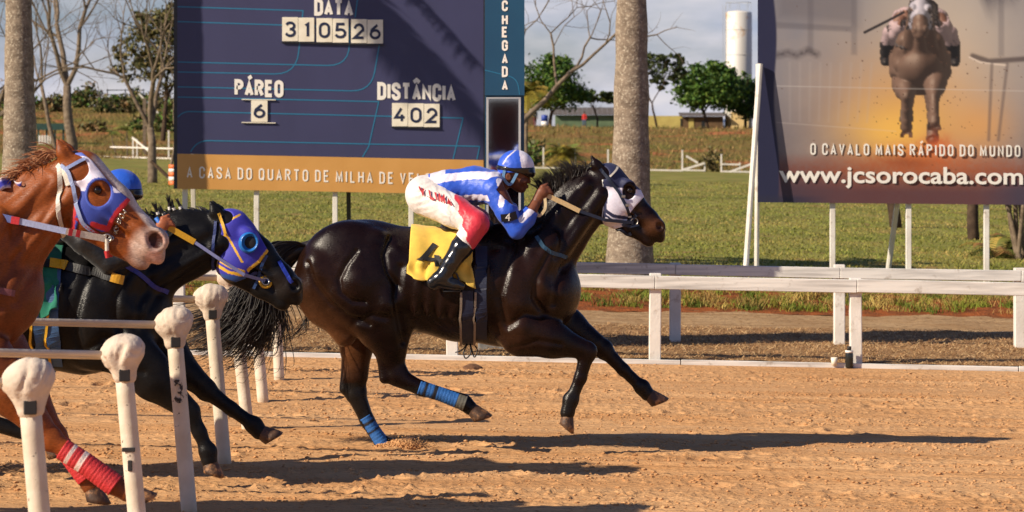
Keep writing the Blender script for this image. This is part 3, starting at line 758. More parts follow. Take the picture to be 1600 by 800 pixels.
def grow(base, hgt, r0, seed, spread=.55, forks=3, levels=5, lean=(0, 0), droop=0.0, first=.35):
    rg = np.random.default_rng(seed); tr, br = MB(), MB(); tips = []
    def go(p, dr, ln, rad, lv):
        k = 4 if lv < 3 else 3; pts = [p]; q = p.copy(); d = dr.copy()
        for i in range(k):
            d = (d + Vector(rg.normal(0, .10 + .03*lv, 3)) + Vector((0, 0, .05 - droop*lv*.05))).normalized(); q = q + d*ln/k; pts.append(q.copy())
        r1_ = rad*(.68 if lv < levels else .3); rads = [rad + (r1_-rad)*i/k for i in range(k+1)]
        (tr if lv == 0 else br).tube(pts, rads, 8 if lv == 0 else (6 if lv < 3 else 4), cap=lv == 0)
        if lv >= levels: tips.append(q); return
        nb_ = forks if lv else max(2, forks)
        a0 = rg.random()*6.28
        for j in range(nb_):
            an = a0 + 2*math.pi*j/nb_ + rg.normal(0, .4); sp = spread*(.6 + .8*rg.random())
            o = d.orthogonal().normalized(); o2 = d.cross(o); nd = (d*math.cos(sp) + (o*math.cos(an) + o2*math.sin(an))*math.sin(sp)).normalized()
            st_ = pts[-1] if j < 2 or lv == 0 else pts[-2]
            go(st_.copy(), nd, ln*(.62 + .25*rg.random()) if lv else hgt*(.30 + .08*rg.random()), r1_*(.85 if j == 0 else .68), lv+1)
    go(Vector(base), Vector((lean[0], lean[1], 1)).normalized(), hgt*first, r0, 0)
    return tr, br, tips
def bare_tree(label, px_b, d, hgt, r0, seed, z=None, **k):
    x = (px_b - 800)*d/F; g = G(x) if z is None else z; root = empty('bare_tree', (x, d, g), label, 'tree')
    tr, br, tips = grow((x, d, g - .2), hgt, r0, seed, **k); tr.build('trunk', m_bark, root, True); br.build('crown', m_bark, root, True); return root
bare_tree('leafless forked tree close behind the left end of the scoreboard', 238, 104, 6.2, .19, 11, spread=.46, forks=3, levels=5, first=.36)
bare_tree('tall bare tree rising left of the scoreboard behind the chestnut\'s ears', 112, 170, 13, .34, 23, spread=.40, forks=3, levels=5, first=.36)
bare_tree('thin leaning bare sapling between the left palm and the tall bare tree', 93, 165, 9.5, .14, 31, spread=.33, forks=2, levels=5, lean=(-.22, 0), first=.5)
bare_tree('slim bare sapling just right of the forked tree by the scoreboard', 262, 112, 4.6, .07, 44, spread=.36, forks=2, levels=4, first=.45)
bare_tree('spreading leafless tree reaching out from behind the finish post', 798, 92, 7.0, .17, 57, spread=.75, forks=3, levels=5, lean=(.03, 0), first=.36)
bare_tree('pale bare branches at the far left edge of the picture', -38, 120, 7.5, .16, 63, spread=.6, forks=3, levels=5, lean=(.1, 0))

def leafy_tree(label, px_b, d, z, hgt, lobes, size, n, cols, seed, r0=.25, name='leafy_tree', stretch=1.0, trunk_h=.4, mb_=None, cat='tree', group=None):
    """lobes: (dx, dy, dz, rx, ry, rz) in metres from the base"""
    x = (px_b - 800)*d/F; root = empty(name, (x, d, z), label, cat, group); rg = np.random.default_rng(seed)
    tr, br, tips = grow((x, d, z - .3), hgt*.85, r0, seed, spread=.5, forks=3, levels=3, first=trunk_h); tr.build('trunk', mb_ or m_barkd, root, True); br.build('limbs', mb_ or m_barkd, root, True)
    P_ = []; lobes = list(lobes) + [(l[0] + l[3]*.95*math.cos(a_), l[1] + rg.normal(0, .5), l[2] + l[5]*.9*math.sin(a_), l[3]*.34, l[4]*.34, l[5]*.30) for l in lobes for a_ in rg.uniform(-.5, 3.6, 4)]
    for (dx, dy, dz, rx, ry, rz_) in lobes:
        m_ = max(6, int(n*rx*rz_/sum(l[3]*l[5] for l in lobes)/38)); ce = rg.normal(size=(m_, 3)); ce /= np.linalg.norm(ce, axis=1)[:, None]; ce *= (.45 + .55*rg.random((m_, 1))**.5)*np.array([rx, ry, rz_])
        for c in ce: P_.append(c + np.array([x + dx, d + dy, z + dz]) + rg.normal(size=(38, 3))*np.array([rx, ry, rz_])*.17)
    P_ = np.concatenate(P_); leaves(P_, size, pick(len(P_), cols, .3), 'crown', root, stretch=stretch); return root
GREEN = [(60, 92, 30), (78, 108, 36), (46, 76, 26), (96, 116, 44)]; OLIVE = [(84, 84, 42), (104, 98, 54), (70, 72, 36), (124, 110, 66)]
bzf = lambda x, y: float(bz(np.array([x]), np.array([y]))[0])
BZ = lambda px, d: bzf((px-800)*d/F, d)
leafy_tree('full round dark green tree right of the palm, before the water tower', 1105, 288, BZ(1105, 288), 6.8, [(0, 0, 4.4, 2.9, 2.6, 2.1), (-1.4, 0, 3.3, 1.9, 1.9, 1.2), (1.6, 0, 3.4, 2.0, 2, 1.3), (.3, 0, 5.6, 1.7, 1.6, 1.0)], .17, 11000, GREEN, 2, .2, trunk_h=.34)
leafy_tree('dark green tree half hidden behind the banner\'s left edge', 1165, 292, BZ(1165, 292), 6.0, [(0, 0, 3.4, 2.2, 2.0, 2.0), (.8, 0, 2.6, 1.8, 1.6, 1.3)], .17, 5600, [(48, 78, 28), (38, 62, 24), (66, 90, 34)], 4, .18)
leafy_tree('dense green tree right of the finish post', 858, 280, BZ(858, 280), 7.0, [(0, 0, 4.3, 2.7, 2.4, 2.3), (1.2, 0, 3.2, 2.2, 2, 1.5), (-1.4, 0, 3.0, 1.6, 1.5, 1.3)], .17, 9500, GREEN, 6, .22, trunk_h=.3)
leafy_tree('slender open tree just right of the central palm', 1027, 276, BZ(1027, 276), 7.6, [(-.6, 0, 6.0, 1.5, 1.4, .9), (.8, 0, 5.2, 1.6, 1.3, .8), (.0, 0, 4.0, 1.0, .9, .5), (1.6, 0, 6.4, .9, .8, .5)], .15, 2600, [(62, 76, 34), (80, 88, 44), (52, 62, 32)], 8, .12, trunk_h=.42)
leafy_tree('small thin tree between the green shed and the palm', 934, 285, BZ(934, 285), 4.0, [(-.2, 0, 3.1, 1.5, 1.2, .6), (.8, 0, 2.8, 1.2, 1, .4)], .2, 900, [(76, 92, 44), (96, 104, 56)], 9, .12)
leafy_tree('large olive leafed tree behind the bare trees at left', 255, 205, BZ(255, 205), 10.2, [(-.6, 0, 6.8, 2.2, 2.0, 2.2), (.9, 0, 7.6, 2.2, 2.0, 1.9), (-1.8, 0, 5.2, 1.5, 1.4, 1.0), (1.0, 0, 4.8, 1.6, 1.4, 1.2), (-.6, 0, 8.6, 1.3, 1.2, .8)], .14, 6500, OLIVE, 12, .2, trunk_h=.36)
leafy_tree('tall tree whose trunk shows under the banner, left one', 1403, 66, G(8.8), 7, [(0, 0, 5.2, 2.2, 2, 1.6)], .12, 1500, GREEN, 15, .15, trunk_h=.5)
leafy_tree('tall tree whose dark trunk shows under the banner, right one', 1523, 59, G(9.5), 7, [(0, 0, 5.2, 2.2, 2, 1.6)], .12, 1500, GREEN, 16, .13, trunk_h=.5)

def fan_palm(label, px_b, d, z, hgt, nst, nf, fl, cols, seed, lean=.12, name='palm_shrub', rad=.05):
    x = (px_b - 800)*d/F; root = empty(name, (x, d, z), label, 'palm'); rg = np.random.default_rng(seed)
    V, Fc, Cc = [], [], []; cs = [srgb(*c) for c in cols]
    for s_ in range(nst):
        b = Vector((x + rg.normal(0, .16)*nst**.5*.6, d + rg.normal(0, .2), z - .1)); hh = hgt*(.7 + .35*rg.random()); t = b + Vector((rg.normal(0, lean)*hh, rg.normal(0, lean)*hh, hh))
        MB().tube(bez([b, (b+t)/2 + Vector((rg.normal(0, .05), 0, 0)), t], 5), [rad*(1-.03*i) for i in range(11)], 8).build('stem', m_bark, root, True)
        for k in range(nf):
            an = 6.283*(k/nf) + rg.normal(0, .3); el = rg.uniform(-.1, 1.2); L_ = fl*(.7 + .5*rg.random()); pts = []
            for i in range(8): u = i/7; pts.append(t + Vector((math.cos(an)*L_*u*math.cos(el), math.sin(an)*L_*u*math.cos(el), L_*u*math.sin(el) - .55*L_*u*u)))
            c = np.array(cs[rg.integers(len(cs))])*(.75 + .5*rg.random())
            for i in range(1, 8):
                dr = (pts[i]-pts[i-1]).normalized(); sd_ = dr.cross(Vector((0, 0, 1))).normalized()
                for s2 in (0, .5):
                    p = pts[i-1].lerp(pts[i], s2)
                    for sg in (-1, 1):
                        q = p + sd_*sg*fl*.26 + dr*fl*.14 + Vector((0, 0, -fl*.08)); w2 = dr*fl*.022; n0 = len(V); V += [p - w2, p + w2, q]; Fc.append((n0, n0+1, n0+2)); Cc += [list(c) + [1]]*3
    mesh_obj('fronds', V, Fc, m_leaf, root, False, attrs={'col': np.array(Cc)}); return root
YG = [(146, 130, 48), (120, 116, 44), (96, 106, 44), (164, 140, 60)]
fan_palm('clump of small palms in front of the bank right of the finish post', 884, 172, G(3.2), 1.3, 5, 12, 1.5, YG, 21, rad=.05)
fan_palm('tall yellowing palm peeking out from behind the finish post', 830, 118, G(.8), 5.2, 1, 26, 1.7, YG, 22, lean=.0, rad=.09)
fan_palm('slim young palm by the far fence, left of its twin', 184, 190, G(-26), 2.3, 1, 9, 1.3, [(120, 124, 52), (96, 106, 44)], 23, rad=.05)
fan_palm('slim young palm by the far fence, right of its twin', 196, 188, G(-25), 2.2, 1, 9, 1.3, [(120, 124, 52), (96, 106, 44)], 24, rad=.05)
fan_palm('cluster of thin stemmed palms under the right end of the banner', 1590, 49, G(8.6), 2.6, 5, 10, .9, [(110, 112, 48), (140, 124, 56), (88, 98, 40)], 25, rad=.045)
fan_palm('tuft of palm leaves growing low at the right edge of the lawn', 1578, 50, G(8.6), .35, 5, 14, .75, [(110, 112, 48), (150, 128, 60), (88, 98, 40), (126, 92, 52)], 26, rad=.05)
fan_palm('small drooping palm on the bank between the far fence and yellow wall', 1117, 182, G(12.8), .9, 1, 9, 1.0, YG, 27)
def bush(label, px_b, d, z, rx, rz_, cols, seed, n=420, size=.2, name='shrub', group=None):
    x = (px_b - 800)*d/F; rg = np.random.default_rng(seed); root = empty(name, (x, d, z), label, 'shrub', group)
    m_ = max(5, n//28); ce = rg.normal(size=(m_, 3)); ce /= np.linalg.norm(ce, axis=1)[:, None]; ce *= (.3 + .7*rg.random((m_, 1)))*np.array([rx, rx*.8, rz_]); ce[:, 2] = np.abs(ce[:, 2])
    P_ = np.concatenate([c + np.array([x, d, z + rz_*.1]) + rg.normal(size=(28, 3))*np.array([rx, rx, rz_])*.16 for c in ce])
    leaves(P_, size, pick(len(P_), cols, .3), 'foliage', root); st_ = MB()
    for k in range(4): st_.tube([(x, d, z - .1), (x + rg.normal(0, rx*.4), d + rg.normal(0, .2), z + rz_*.7)], [.03, .01], 5, False)
    st_.build('stems', m_barkd, root); return root
BR = [(112, 92, 54), (92, 84, 42), (76, 78, 36), (128, 98, 60)]
k = 0
for px_, d_, rx, rz_ in ((2, 252, 1.6, 2.0), (22, 225, 1.3, 1.6), (62, 250, 1.8, 1.3), (78, 236, 1.2, .9), (98, 254, 1.5, 1.2), (128, 246, 1.9, 1.5), (142, 252, 1.4, 2.1), (158, 238, 1.6, 1.2), (176, 252, 1.6, 1.2), (194, 240, 1.3, .9), (205, 254, 1.8, 1.4), (228, 246, 1.6, 1.5), (250, 252, 1.9, 1.6), (268, 232, 1.5, 1.6), (262, 214, 1.2, 1.3), (148, 214, 1.1, .8), (212, 216, 1.0, .9), (236, 224, 1.2, 1.1), (-20, 240, 2.0, 2.0)):
    bush('green and brown scrub on the bank left of the scoreboard', px_, d_, BZ(px_, d_) - .1, rx, rz_, GREEN[:2] + OLIVE if k % 3 else BR, 100+k, 560, .17, 'shrub', 'scrub on the left bank'); k += 1
bush('round dry bush beside the broken far fence', 1114, 173, G(12), .75, 1.5, [(104, 92, 52), (84, 80, 42), (126, 108, 66)], 140, 520, .11)
for px_, d_, rx, rz_ in ((835, 196, 2.2, 1.2), (822, 186, 1.4, 1.5)):
    bush('wider low green scrub on the bank, a little right of the finish post' if px_ == 835 else 'narrow taller green scrub right against the finish post\'s edge', px_, d_, BZ(px_, d_), rx, rz_, GREEN + OLIVE, 150 + px_, 520, .16, 'shrub')
# rough grass on the bank
n = 16000; Y = 178 + rng.random(n)*82; X = (rng.random(n)*2-1)*(Y*.19); 
cb_ = pick(n, [(138, 108, 64), (120, 110, 54), (108, 106, 50), (156, 124, 78), (100, 84, 50)], .3)
blades('bank_grass', X, Y, bz(X, Y) - .03, .15 + .3*rng.random(n), .035 + 0*X, .5 + .6*rng.random(n), cb_)

# ------------------------------------------------------------------ horses
U = 247.0                                   # photograph pixels per metre where the leading horse runs
D1 = F/U
def lead(px, py): return np.array([(px-800)/U, H - (py-YH)/U])
class Horse:
    """all points in place coordinates; trunk and hindquarters share one build, each horse has its own neck, head and forelegs"""
    def __init__(s, d, chest, poll, hs=1.0, hrot=0.0, eye=(983, 297), nos=1.0):
        s.eye = eye; s.nos = nos
        s.d = d; s.u = F/d
        s.t = s.q(*chest) - lead(884, 470); s.poll = s.q(*poll); s.hs = hs; s.hrot = hrot
    def q(s, px, py): return np.array([(px-800)/s.u, H - (py-YH)/s.u])
    def P(s, px, py, o=0): a = s.q(px, py); return (a[0], s.d + o, a[1])            # this horse's own pixels
    def T(s, px, py, o=0): a = lead(px, py) + s.t; return (a[0], s.d + o, a[1])     # trunk pixels of the leading horse
    def Hd(s, px, py, o=0):
        v = np.array([(px-935), -(py-268)])/U*s.hs; c, sn = math.cos(s.hrot), math.sin(s.hrot)
        return (s.poll[0] + v[0]*c - v[1]*sn, s.d + o*s.hs, s.poll[1] + v[0]*sn + v[1]*c)
def r(px): return px/U
def head_solid(s, h, ears=True, lips=True):
    Hd = h.Hd; k = h.hs
    R_ = lambda px: r(px)*k
    rot = h.hrot
    s.ell(Hd(945, 283), (R_(27), .078*k, R_(25)), rot - .6, .03)
    s.cone(Hd(952, 279), Hd(984, 313), R_(22), R_(19.5), .03, .82); s.cone(Hd(984, 313), Hd(1012, 342), R_(19.5), R_(15.5), .03, .78); s.cone(Hd(1012, 342), Hd(1023, 355), R_(15.5), R_(16), .025, .95)
    s.ell(Hd(957, 318), (R_(27), .078*k, R_(31)), rot - .5, .03)
    s.cone(Hd(958, 336), Hd(986, 357), R_(18), R_(11.5), .03, .8); s.cone(Hd(986, 357), Hd(1008, 371), R_(11.5), R_(10), .025, .9)
    for sd_ in (-1, 1):
        s.ell(Hd(958, 322, sd_*.055), (R_(20), .034*k, R_(25)), rot - .5, .025)
        s.cone(Hd(972, 322, sd_*.068), Hd(1000, 342, sd_*.052), .009*k, .007*k, .02)
        s.ell(Hd(h.eye[0] - 1, h.eye[1] - 7, sd_*.066), (R_(12), .022*k, R_(8)), rot - .7, .02); s.ell(Hd(*h.eye, sd_*.082), (R_(8), .018*k, R_(6)), rot - .6, .015, '-')
    s.ell(Hd(1021, 359), (R_(18), .060*k, R_(18)), rot, .02)
    if lips:
        s.ell(Hd(1030, 368), (R_(9), .045*k, R_(12)), rot + .3, .018); s.ell(Hd(1012, 377), (R_(11), .038*k, R_(8)), rot - .4, .015)
        for sd_ in (-1, 1):
            s.ell(Hd(1029, 353, sd_*.045), (R_(10)*h.nos**.6, .022*k, R_(11)*h.nos**.6), rot + .5, .015); s.ell(Hd(1031, 353, sd_*.068), (R_(6)*h.nos, .026*k*min(h.nos, 1.15), R_(7.5)*h.nos), rot + .5, .008, '-')
            s.cone(Hd(1000, 366, sd_*.058), Hd(1026, 377, sd_*.05), .0065, .006, .008, 1, '-')
    if ears:
        for sd_ in (-1, 1):
            s.cone(Hd(939, 270, sd_*.045), Hd(932, 258, sd_*.05), .036*k, .034*k, .015, .62); s.cone(Hd(932, 258, sd_*.05), Hd(924, 243, sd_*.052), .034*k, .006, .008, .62)
            s.cone(Hd(941, 262, sd_*.075), Hd(930, 250, sd_*.072), .016*k, .006*k, .008, 1, '-')
    return s
def leg(s, pts, rad, k=.02, sy=1.0): s.chain(pts, [r(q) for q in rad], k, sy)
def foot(s, fet, pas, o):                                     # fetlock bulge and pastern
    s.ell(fet, (r(13), .036, r(13)), 0, .02); s.cone(fet, pas, r(11), r(11.5), .015, .9)
def make_body(h, neck, fore):
    T = h.T; lo = np.array([T(440, 0)[0], h.d - .48, -.02 + min(h.t[1], 0)]); hi = np.array([max(h.Hd(1045, 0)[0], h.P(*fore[1][-1])[0]) + .12, h.d + .48, 2.1 + h.t[1]])
    s = Solid(lo, hi, .0095)
    # barrel, loins, croup
    bp = [(590, 430), (650, 438), (720, 447), (790, 451), (842, 454)]; br_ = [80, 78, 84.5, 88, 66]; by = [.27, .28, .295, .25, .19]
    for i in range(4):
        a, b = bp[i], bp[i+1]; sy = (by[i]/r(br_[i]) + by[i+1]/r(br_[i+1]))/2
        s.cone(T(*a), T(*b), r(br_[i]), r(br_[i+1]), .04, sy)
    s.cone(T(752, 377), T(806, 370), r(20), r(24), .07, .75); s.cone(T(620, 378), T(740, 384), r(20), r(18), .05, 1.2)
    s.ell(T(562, 398), (r(78), .23, r(55)), .05, .05); s.cone(T(482, 388), T(520, 385), r(11), r(30), .05, 1.0)
    for sd_ in (-1, 1):
        s.ell(T(548, 424, sd_*.115), (r(80), .165, r(80)), 0, .03); s.ell(T(500, 446, sd_*.105), (r(37), .105, r(62)), .15, .03)
        s.ell(T(590, 372, sd_*.17), (r(18), .05, r(14)), 0, .04)                       # point of hip
        s.ell(T(567, 428, sd_*.228), (r(32), .062, r(42)), .35, .03)                    # outer thigh muscle
        s.cone(T(500, 412, sd_*.175), T(550, 475, sd_*.205), r(25), r(20), .035); s.cone(T(498, 450, sd_*.12), T(540, 522, sd_*.11), r(30), r(18), .07)
        s.cone(T(584, 395, sd_*.20), T(606, 470, sd_*.22), r(15), r(22), .04)
        # shoulder
        s.ell(T(828, 425, sd_*.135), (r(36), .115, r(80)), -.45, .03); s.ell(T(862, 466, sd_*.10), (r(27), .095, r(44)), -.3, .06)
        s.ell(T(802, 494, sd_*.155), (r(50), .09, r(36)), -.5, .045); s.cone(T(818, 375, sd_*.11), T(848, 452, sd_*.175), r(14), r(17), .045)
        s.cone(T(790, 400, sd_*.155), T(806, 470, sd_*.185), r(20), r(26), .05)
        s.cone(T(610, 470, sd_*.20), T(632, 500, sd_*.14), r(26), r(14), .05)           # flank fold
        for kx in range(6): s.cone(T(660 + kx*21, 410, sd_*.288), T(650 + kx*20, 490, sd_*.262), r(1.2), r(1.0), .05)   # ribs
    s.ell(T(858, 470), (r(27), .155, r(48)), 0, .03)
    # hind leg on the near side, swung forward
    n_ = -.14
    leg(s, [T(570, 452, n_), T(602, 503, n_ - .01)], [70, 46], .03, .62); leg(s, [T(602, 500, n_), T(611, 538, n_), T(617, 572, n_ + .01)], [44, 25, 17.5], .03, [.72, .75])
    s.ell(T(622, 503, n_ - .03), (r(18), .05, r(20)), 0, .03)
    s.ell(T(621, 580, n_), (r(18), .042, r(17)), .3, .02); s.cone(T(598, 560, n_), T(603, 588, n_), r(7), r(9), .02)
    leg(s, [T(622, 586, n_), T(660, 604, n_), T(718, 621, n_)], [15.5, 11, 11], .02, .78); foot(s, T(726, 626, n_), T(735, 634, n_), n_)
    # planted hind leg on the far side
    f_ = .13
    leg(s, [T(545, 440, f_), T(556, 495, f_)], [68, 46], .03, .6); leg(s, [T(556, 495, f_), T(555, 545, f_), T(555, 590, f_)], [44, 24.5, 19], .03, .75)
    s.ell(T(553, 612, f_), (r(18.5), .042, r(20)), -.2, .02); s.cone(T(539, 570, f_), T(536, 611, f_), r(7), r(8), .02)
    leg(s, [T(556, 622, f_), T(572, 660, f_), T(594, 694, f_)], [15, 11, 11.5], .02, .78); foot(s, T(599, 698, f_), T(614, 700, f_), f_)
    # neck and head
    k = len(neck)
    for i in range(k-1): s.cone(h.P(*neck[i][:2]), h.P(*neck[i+1][:2]), neck[i][2]/h.u, neck[i+1][2]/h.u, .045, (neck[i][3] + neck[i+1][3])/2)
    for sd_ in (-1, 1):
        a, b = neck[0], neck[-1]
        pa = np.array(h.P(a[0], a[1], sd_*.11)); pb = np.array(h.P(b[0], b[1], sd_*.06))
        dn = np.array([.03, 0, -.03]); s.cone(pa + dn*2.4, pb + dn*1.4, .075, .045, .03)
        up = np.array([-.06, 0, .03]); s.cone(pa + up, pb + up*.8, .07, .035, .035)
    head_solid(s, h)
    # forelegs: point lists in this horse's pixels  (elbow, mid forearm, above knee, knee, mid cannon, above fetlock, fetlock, pastern end)
    sc_ = h.u/U
    for j, pts in enumerate(fore):
        o = -.145 if j == 0 else .14
        o2 = o*.9
        A = [h.P(*p, o if i < 2 else o2) for i, p in enumerate(pts)]
        leg(s, A[:3], [40, 28, 17], .03, [.72, .8]); s.ell(A[3], (r(15.5), .040, r(16.5)), 0, .02)
        mid = (np.array(A[0]) + np.array(A[1]))/2; s.ell(mid + np.array([.02, -.02 if j == 0 else .02, .03]), (r(34), .06, r(20)), -.3, .04)
        leg(s, [A[3], A[4], A[5]], [12.5, 9.5, 9.5], .018, .8)
        # tendon behind the cannon
        foot(s, A[6], A[7], o2)
    V, Fc = s.skin(); V = relax(V, Fc, 4)
    # muscle lines and swells, drawn on the side view and pressed into the skin
    fn = np.cross(V[Fc[:, 2]] - V[Fc[:, 0]], V[Fc[:, 3]] - V[Fc[:, 1]]); N_ = np.zeros_like(V)
    for j in range(4):
        for c in range(3): N_[:, c] += np.bincount(Fc[:, j], fn[:, c], len(V))
    N_ /= np.linalg.norm(N_, axis=1)[:, None] + 1e-9
    px = (V[:, 0] - h.t[0])*U + 800; py = YH - (V[:, 2] - h.t[1] - H)*U; dsp = np.zeros(len(V)); wt = np.clip(np.abs(N_[:, 1])*1.6, 0, 1)
    grooves = [([(484, 408), (497, 440), (520, 470), (548, 492), (580, 503)], .017, 5), ([(560, 390), (545, 410), (534, 432), (538, 453), (556, 467), (574, 468)], .016, 4), ([(612, 370), (603, 395), (608, 420), (622, 442)], .015, 4), ([(628, 415), (622, 460), (628, 500), (634, 530)], .020, 7), ([(556, 502), (585, 488), (606, 492)], .012, 5),
               ([(812, 372), (792, 420), (781, 460), (790, 500)], .016, 6), ([(858, 392), (838, 430), (834, 462), (850, 488)], .014, 5), ([(884, 408), (868, 440), (864, 472)], .012, 5), ([(793, 507), (820, 486), (844, 492)], .014, 5), ([(800, 540), (840, 528), (875, 534)], .008, 4)]
    swells = [((560, 436), 17, .014), ((622, 386), 9, .012), ((500, 430), 16, .010), ((815, 506), 14, .012), ((815, 430), 18, .010), ((872, 455), 12, .010), ((846, 440), 9, .010), ((525, 455), 12, .008)]
    if h.nos == 1.0: grooves += [([(936, 345), (905, 385), (880, 418)], .012, 6), ([(905, 300), (870, 350), (838, 392)], .009, 7), ([(915, 330), (885, 372), (868, 400)], .008, 5)]; swells += [((900, 345), 14, .010), ((868, 375), 14, .008)]
    ox = V[:, 0]*h.u + 800; oy = YH - (V[:, 2] - H)*h.u
    own = {1.1: [([(330, 405), (285, 432), (250, 462), (232, 495)], .012, 7), ([(300, 372), (250, 395), (205, 430)], .010, 7), ([(325, 385), (280, 410), (240, 440)], .008, 6)],
           1.6: [([(108, 330), (88, 375), (58, 425), (35, 470)], .013, 8), ([(82, 282), (45, 335), (5, 385)], .012, 8), ([(98, 300), (68, 350), (30, 405)], .011, 6), ([(60, 268), (20, 305), (-30, 345)], .009, 8), ([(178, 352), (200, 368), (222, 382)], .006, 4), ([(190, 330), (212, 350), (226, 360)], -.005, 5)]}.get(h.nos, [])
    for pl_, dep, wd_ in own: dsp -= dep*np.exp(-(seg(ox, oy, pl_)/wd_)**2)
    for pl_, dep, wd_ in grooves: dsp -= dep*np.exp(-(seg(px, py, pl_)/wd_)**2)
    for (cx, cy), wd_, am in swells: dsp += am*np.exp(-((px-cx)**2 + (py-cy)**2)/wd_**2)
    V = V + N_*(dsp*wt)[:, None]; return V, Fc
def seg(px, py, pts):
    d = np.full(len(px), 1e9)
    for (xa, ya), (xb, yb) in zip(pts, pts[1:]):
        ex, ey = xb-xa, yb-ya; t = np.clip(((px-xa)*ex + (py-ya)*ey)/(ex*ex+ey*ey), 0, 1); d = np.minimum(d, np.hypot(px-xa-t*ex, py-ya-t*ey))
    return d
def coat_mat(name, rough, spec, bump):
    m, t, p = new_mat(name); N = t.nodes.new; lk = t.links.new
    a = N('ShaderNodeAttribute'); a.attribute_name = 'col'
    tcn = N('ShaderNodeTexCoord'); mpn = N('ShaderNodeMapping'); mpn.inputs['Scale'].default_value = (60, 90, 240); mpn.inputs['Rotation'].default_value = (0, .5, 0)
    lk(tcn.outputs['Object'], mpn.inputs['Vector']); nz = N('ShaderNodeTexNoise'); nz.inputs['Scale'].default_value = 1; nz.inputs['Detail'].default_value = 4; lk(mpn.outputs[0], nz.inputs['Vector'])
    n2 = N('ShaderNodeTexNoise'); n2.inputs['Scale'].default_value = 14; n2.inputs['Detail'].default_value = 5; lk(tcn.outputs['Object'], n2.inputs['Vector'])
    mr = N('ShaderNodeMapRange'); mr.inputs[1].default_value = .3; mr.inputs[2].default_value = .7; mr.inputs[3].default_value = .8; mr.inputs[4].default_value = 1.2; lk(n2.outputs['Fac'], mr.inputs[0])
    m3 = N('ShaderNodeMapRange'); m3.inputs[1].default_value = .3; m3.inputs[2].default_value = .7; m3.inputs[3].default_value = .72; m3.inputs[4].default_value = 1.25; lk(nz.outputs['Fac'], m3.inputs[0]); mm = N('ShaderNodeMath'); mm.operation = 'MULTIPLY'; lk(mr.outputs[0], mm.inputs[0]); lk(m3.outputs[0], mm.inputs[1])
    mu = N('ShaderNodeMixRGB'); mu.blend_type = 'MULTIPLY'; mu.inputs[0].default_value = 1; lk(a.outputs['Color'], mu.inputs[1]); lk(mm.outputs[0], mu.inputs[2]); lk(mu.outputs[0], p.inputs['Base Color'])
    r2 = N('ShaderNodeMapRange'); r2.inputs[1].default_value = .3; r2.inputs[2].default_value = .7; r2.inputs[3].default_value = rough - .05; r2.inputs[4].default_value = rough + .06; lk(n2.outputs['Fac'], r2.inputs[0]); lk(r2.outputs[0], p.inputs['Roughness'])
    p.inputs['Specular IOR Level'].default_value = spec
    b = N('ShaderNodeBump'); b.inputs['Strength'].default_value = bump; b.inputs['Distance'].default_value = .005; lk(nz.outputs['Fac'], b.inputs['Height'])
    b2 = N('ShaderNodeBump'); b2.inputs['Strength'].default_value = .12; b2.inputs['Distance'].default_value = .012; lk(n2.outputs['Fac'], b2.inputs['Height']); lk(b.outputs[0], b2.inputs['Normal']); lk(b2.outputs[0], p.inputs['Normal'])
    return m
m_bay = coat_mat('dark_bay_coat', .27, .24, .40); m_black = coat_mat('black_coat', .32, .20, .45); m_chest = coat_mat('chestnut_coat', .40, .26, .5)
m_hair = mat('black_hair', (.012, .010, .009), (.03, .022, .018), scale=8, rough=.45, spec=.5); m_hair3 = mat('chestnut_hair', srgb(150, 92, 56), srgb(190, 140, 100), scale=9, rough=.6)
m_hoof = mat('horn', srgb(92, 66, 48), srgb(58, 42, 34), scale=18, rough=.6, bump=.2, dirt=srgb(176, 126, 80), dscale=16, dlo=.5, dhi=.64)
m_eye = mat('eye', (.01, .006, .005), rough=.08)
def blend(col, mask, c): return col*(1-mask[:, None]) + np.array(c)*mask[:, None]
def near(V, p, rad): d = np.linalg.norm(V[:, [0, 2]] - np.array([p[0], p[2]]), axis=1); return np.clip(1 - d/rad, 0, 1)
def hoof(c, toe, root, size=1.0, name='hoof'):
    c = Vector(c); a = (Vector(toe) - c); L_ = a.length; a.normalize(); lat = Vector((0, 1, 0)); f = lat.cross(a).normalized()
    if f.x < 0: f = -f
    V, Fc = [], []; n = 14; rings = [(0, .040, .0), (.25, .046, .005), (.7, .056, .012), (1.0, .060, .020), (1.02, .045, .020)]
    for t, rad, slant in rings:
        for j in range(n):
            an = 2*math.pi*j/n; ca = math.cos(an)
            V.append(c + a*(t*L_*.86 + slant*ca*1.2) + f*(ca*rad*size*(1.05 if ca > 0 else .85) + .008*t) + lat*math.sin(an)*rad*size*.92)
    for i in range(len(rings)-1):
        for j in range(n): Fc.append((i*n+j, i*n+(j+1) % n, (i+1)*n+(j+1) % n, (i+1)*n+j))
    Fc.append(tuple(range(n))); Fc.append(tuple((len(rings)-1)*n + j for j in reversed(range(n))))
    return mesh_obj(name, V, Fc, m_hoof, root, True)
def ball(c, rad, name, m, root, sc3=(1, 1, 1)):
    bm = bmesh.new(); bmesh.ops.create_uvsphere(bm, u_segments=16, v_segments=10, radius=rad)
    V = [(v.co.x*sc3[0] + c[0], v.co.y*sc3[1] + c[1], v.co.z*sc3[2] + c[2]) for v in bm.verts]; Fc = [tuple(v.index for v in f.verts) for f in bm.faces]; bm.free()
    return mesh_obj(name, V, Fc, m, root, True)
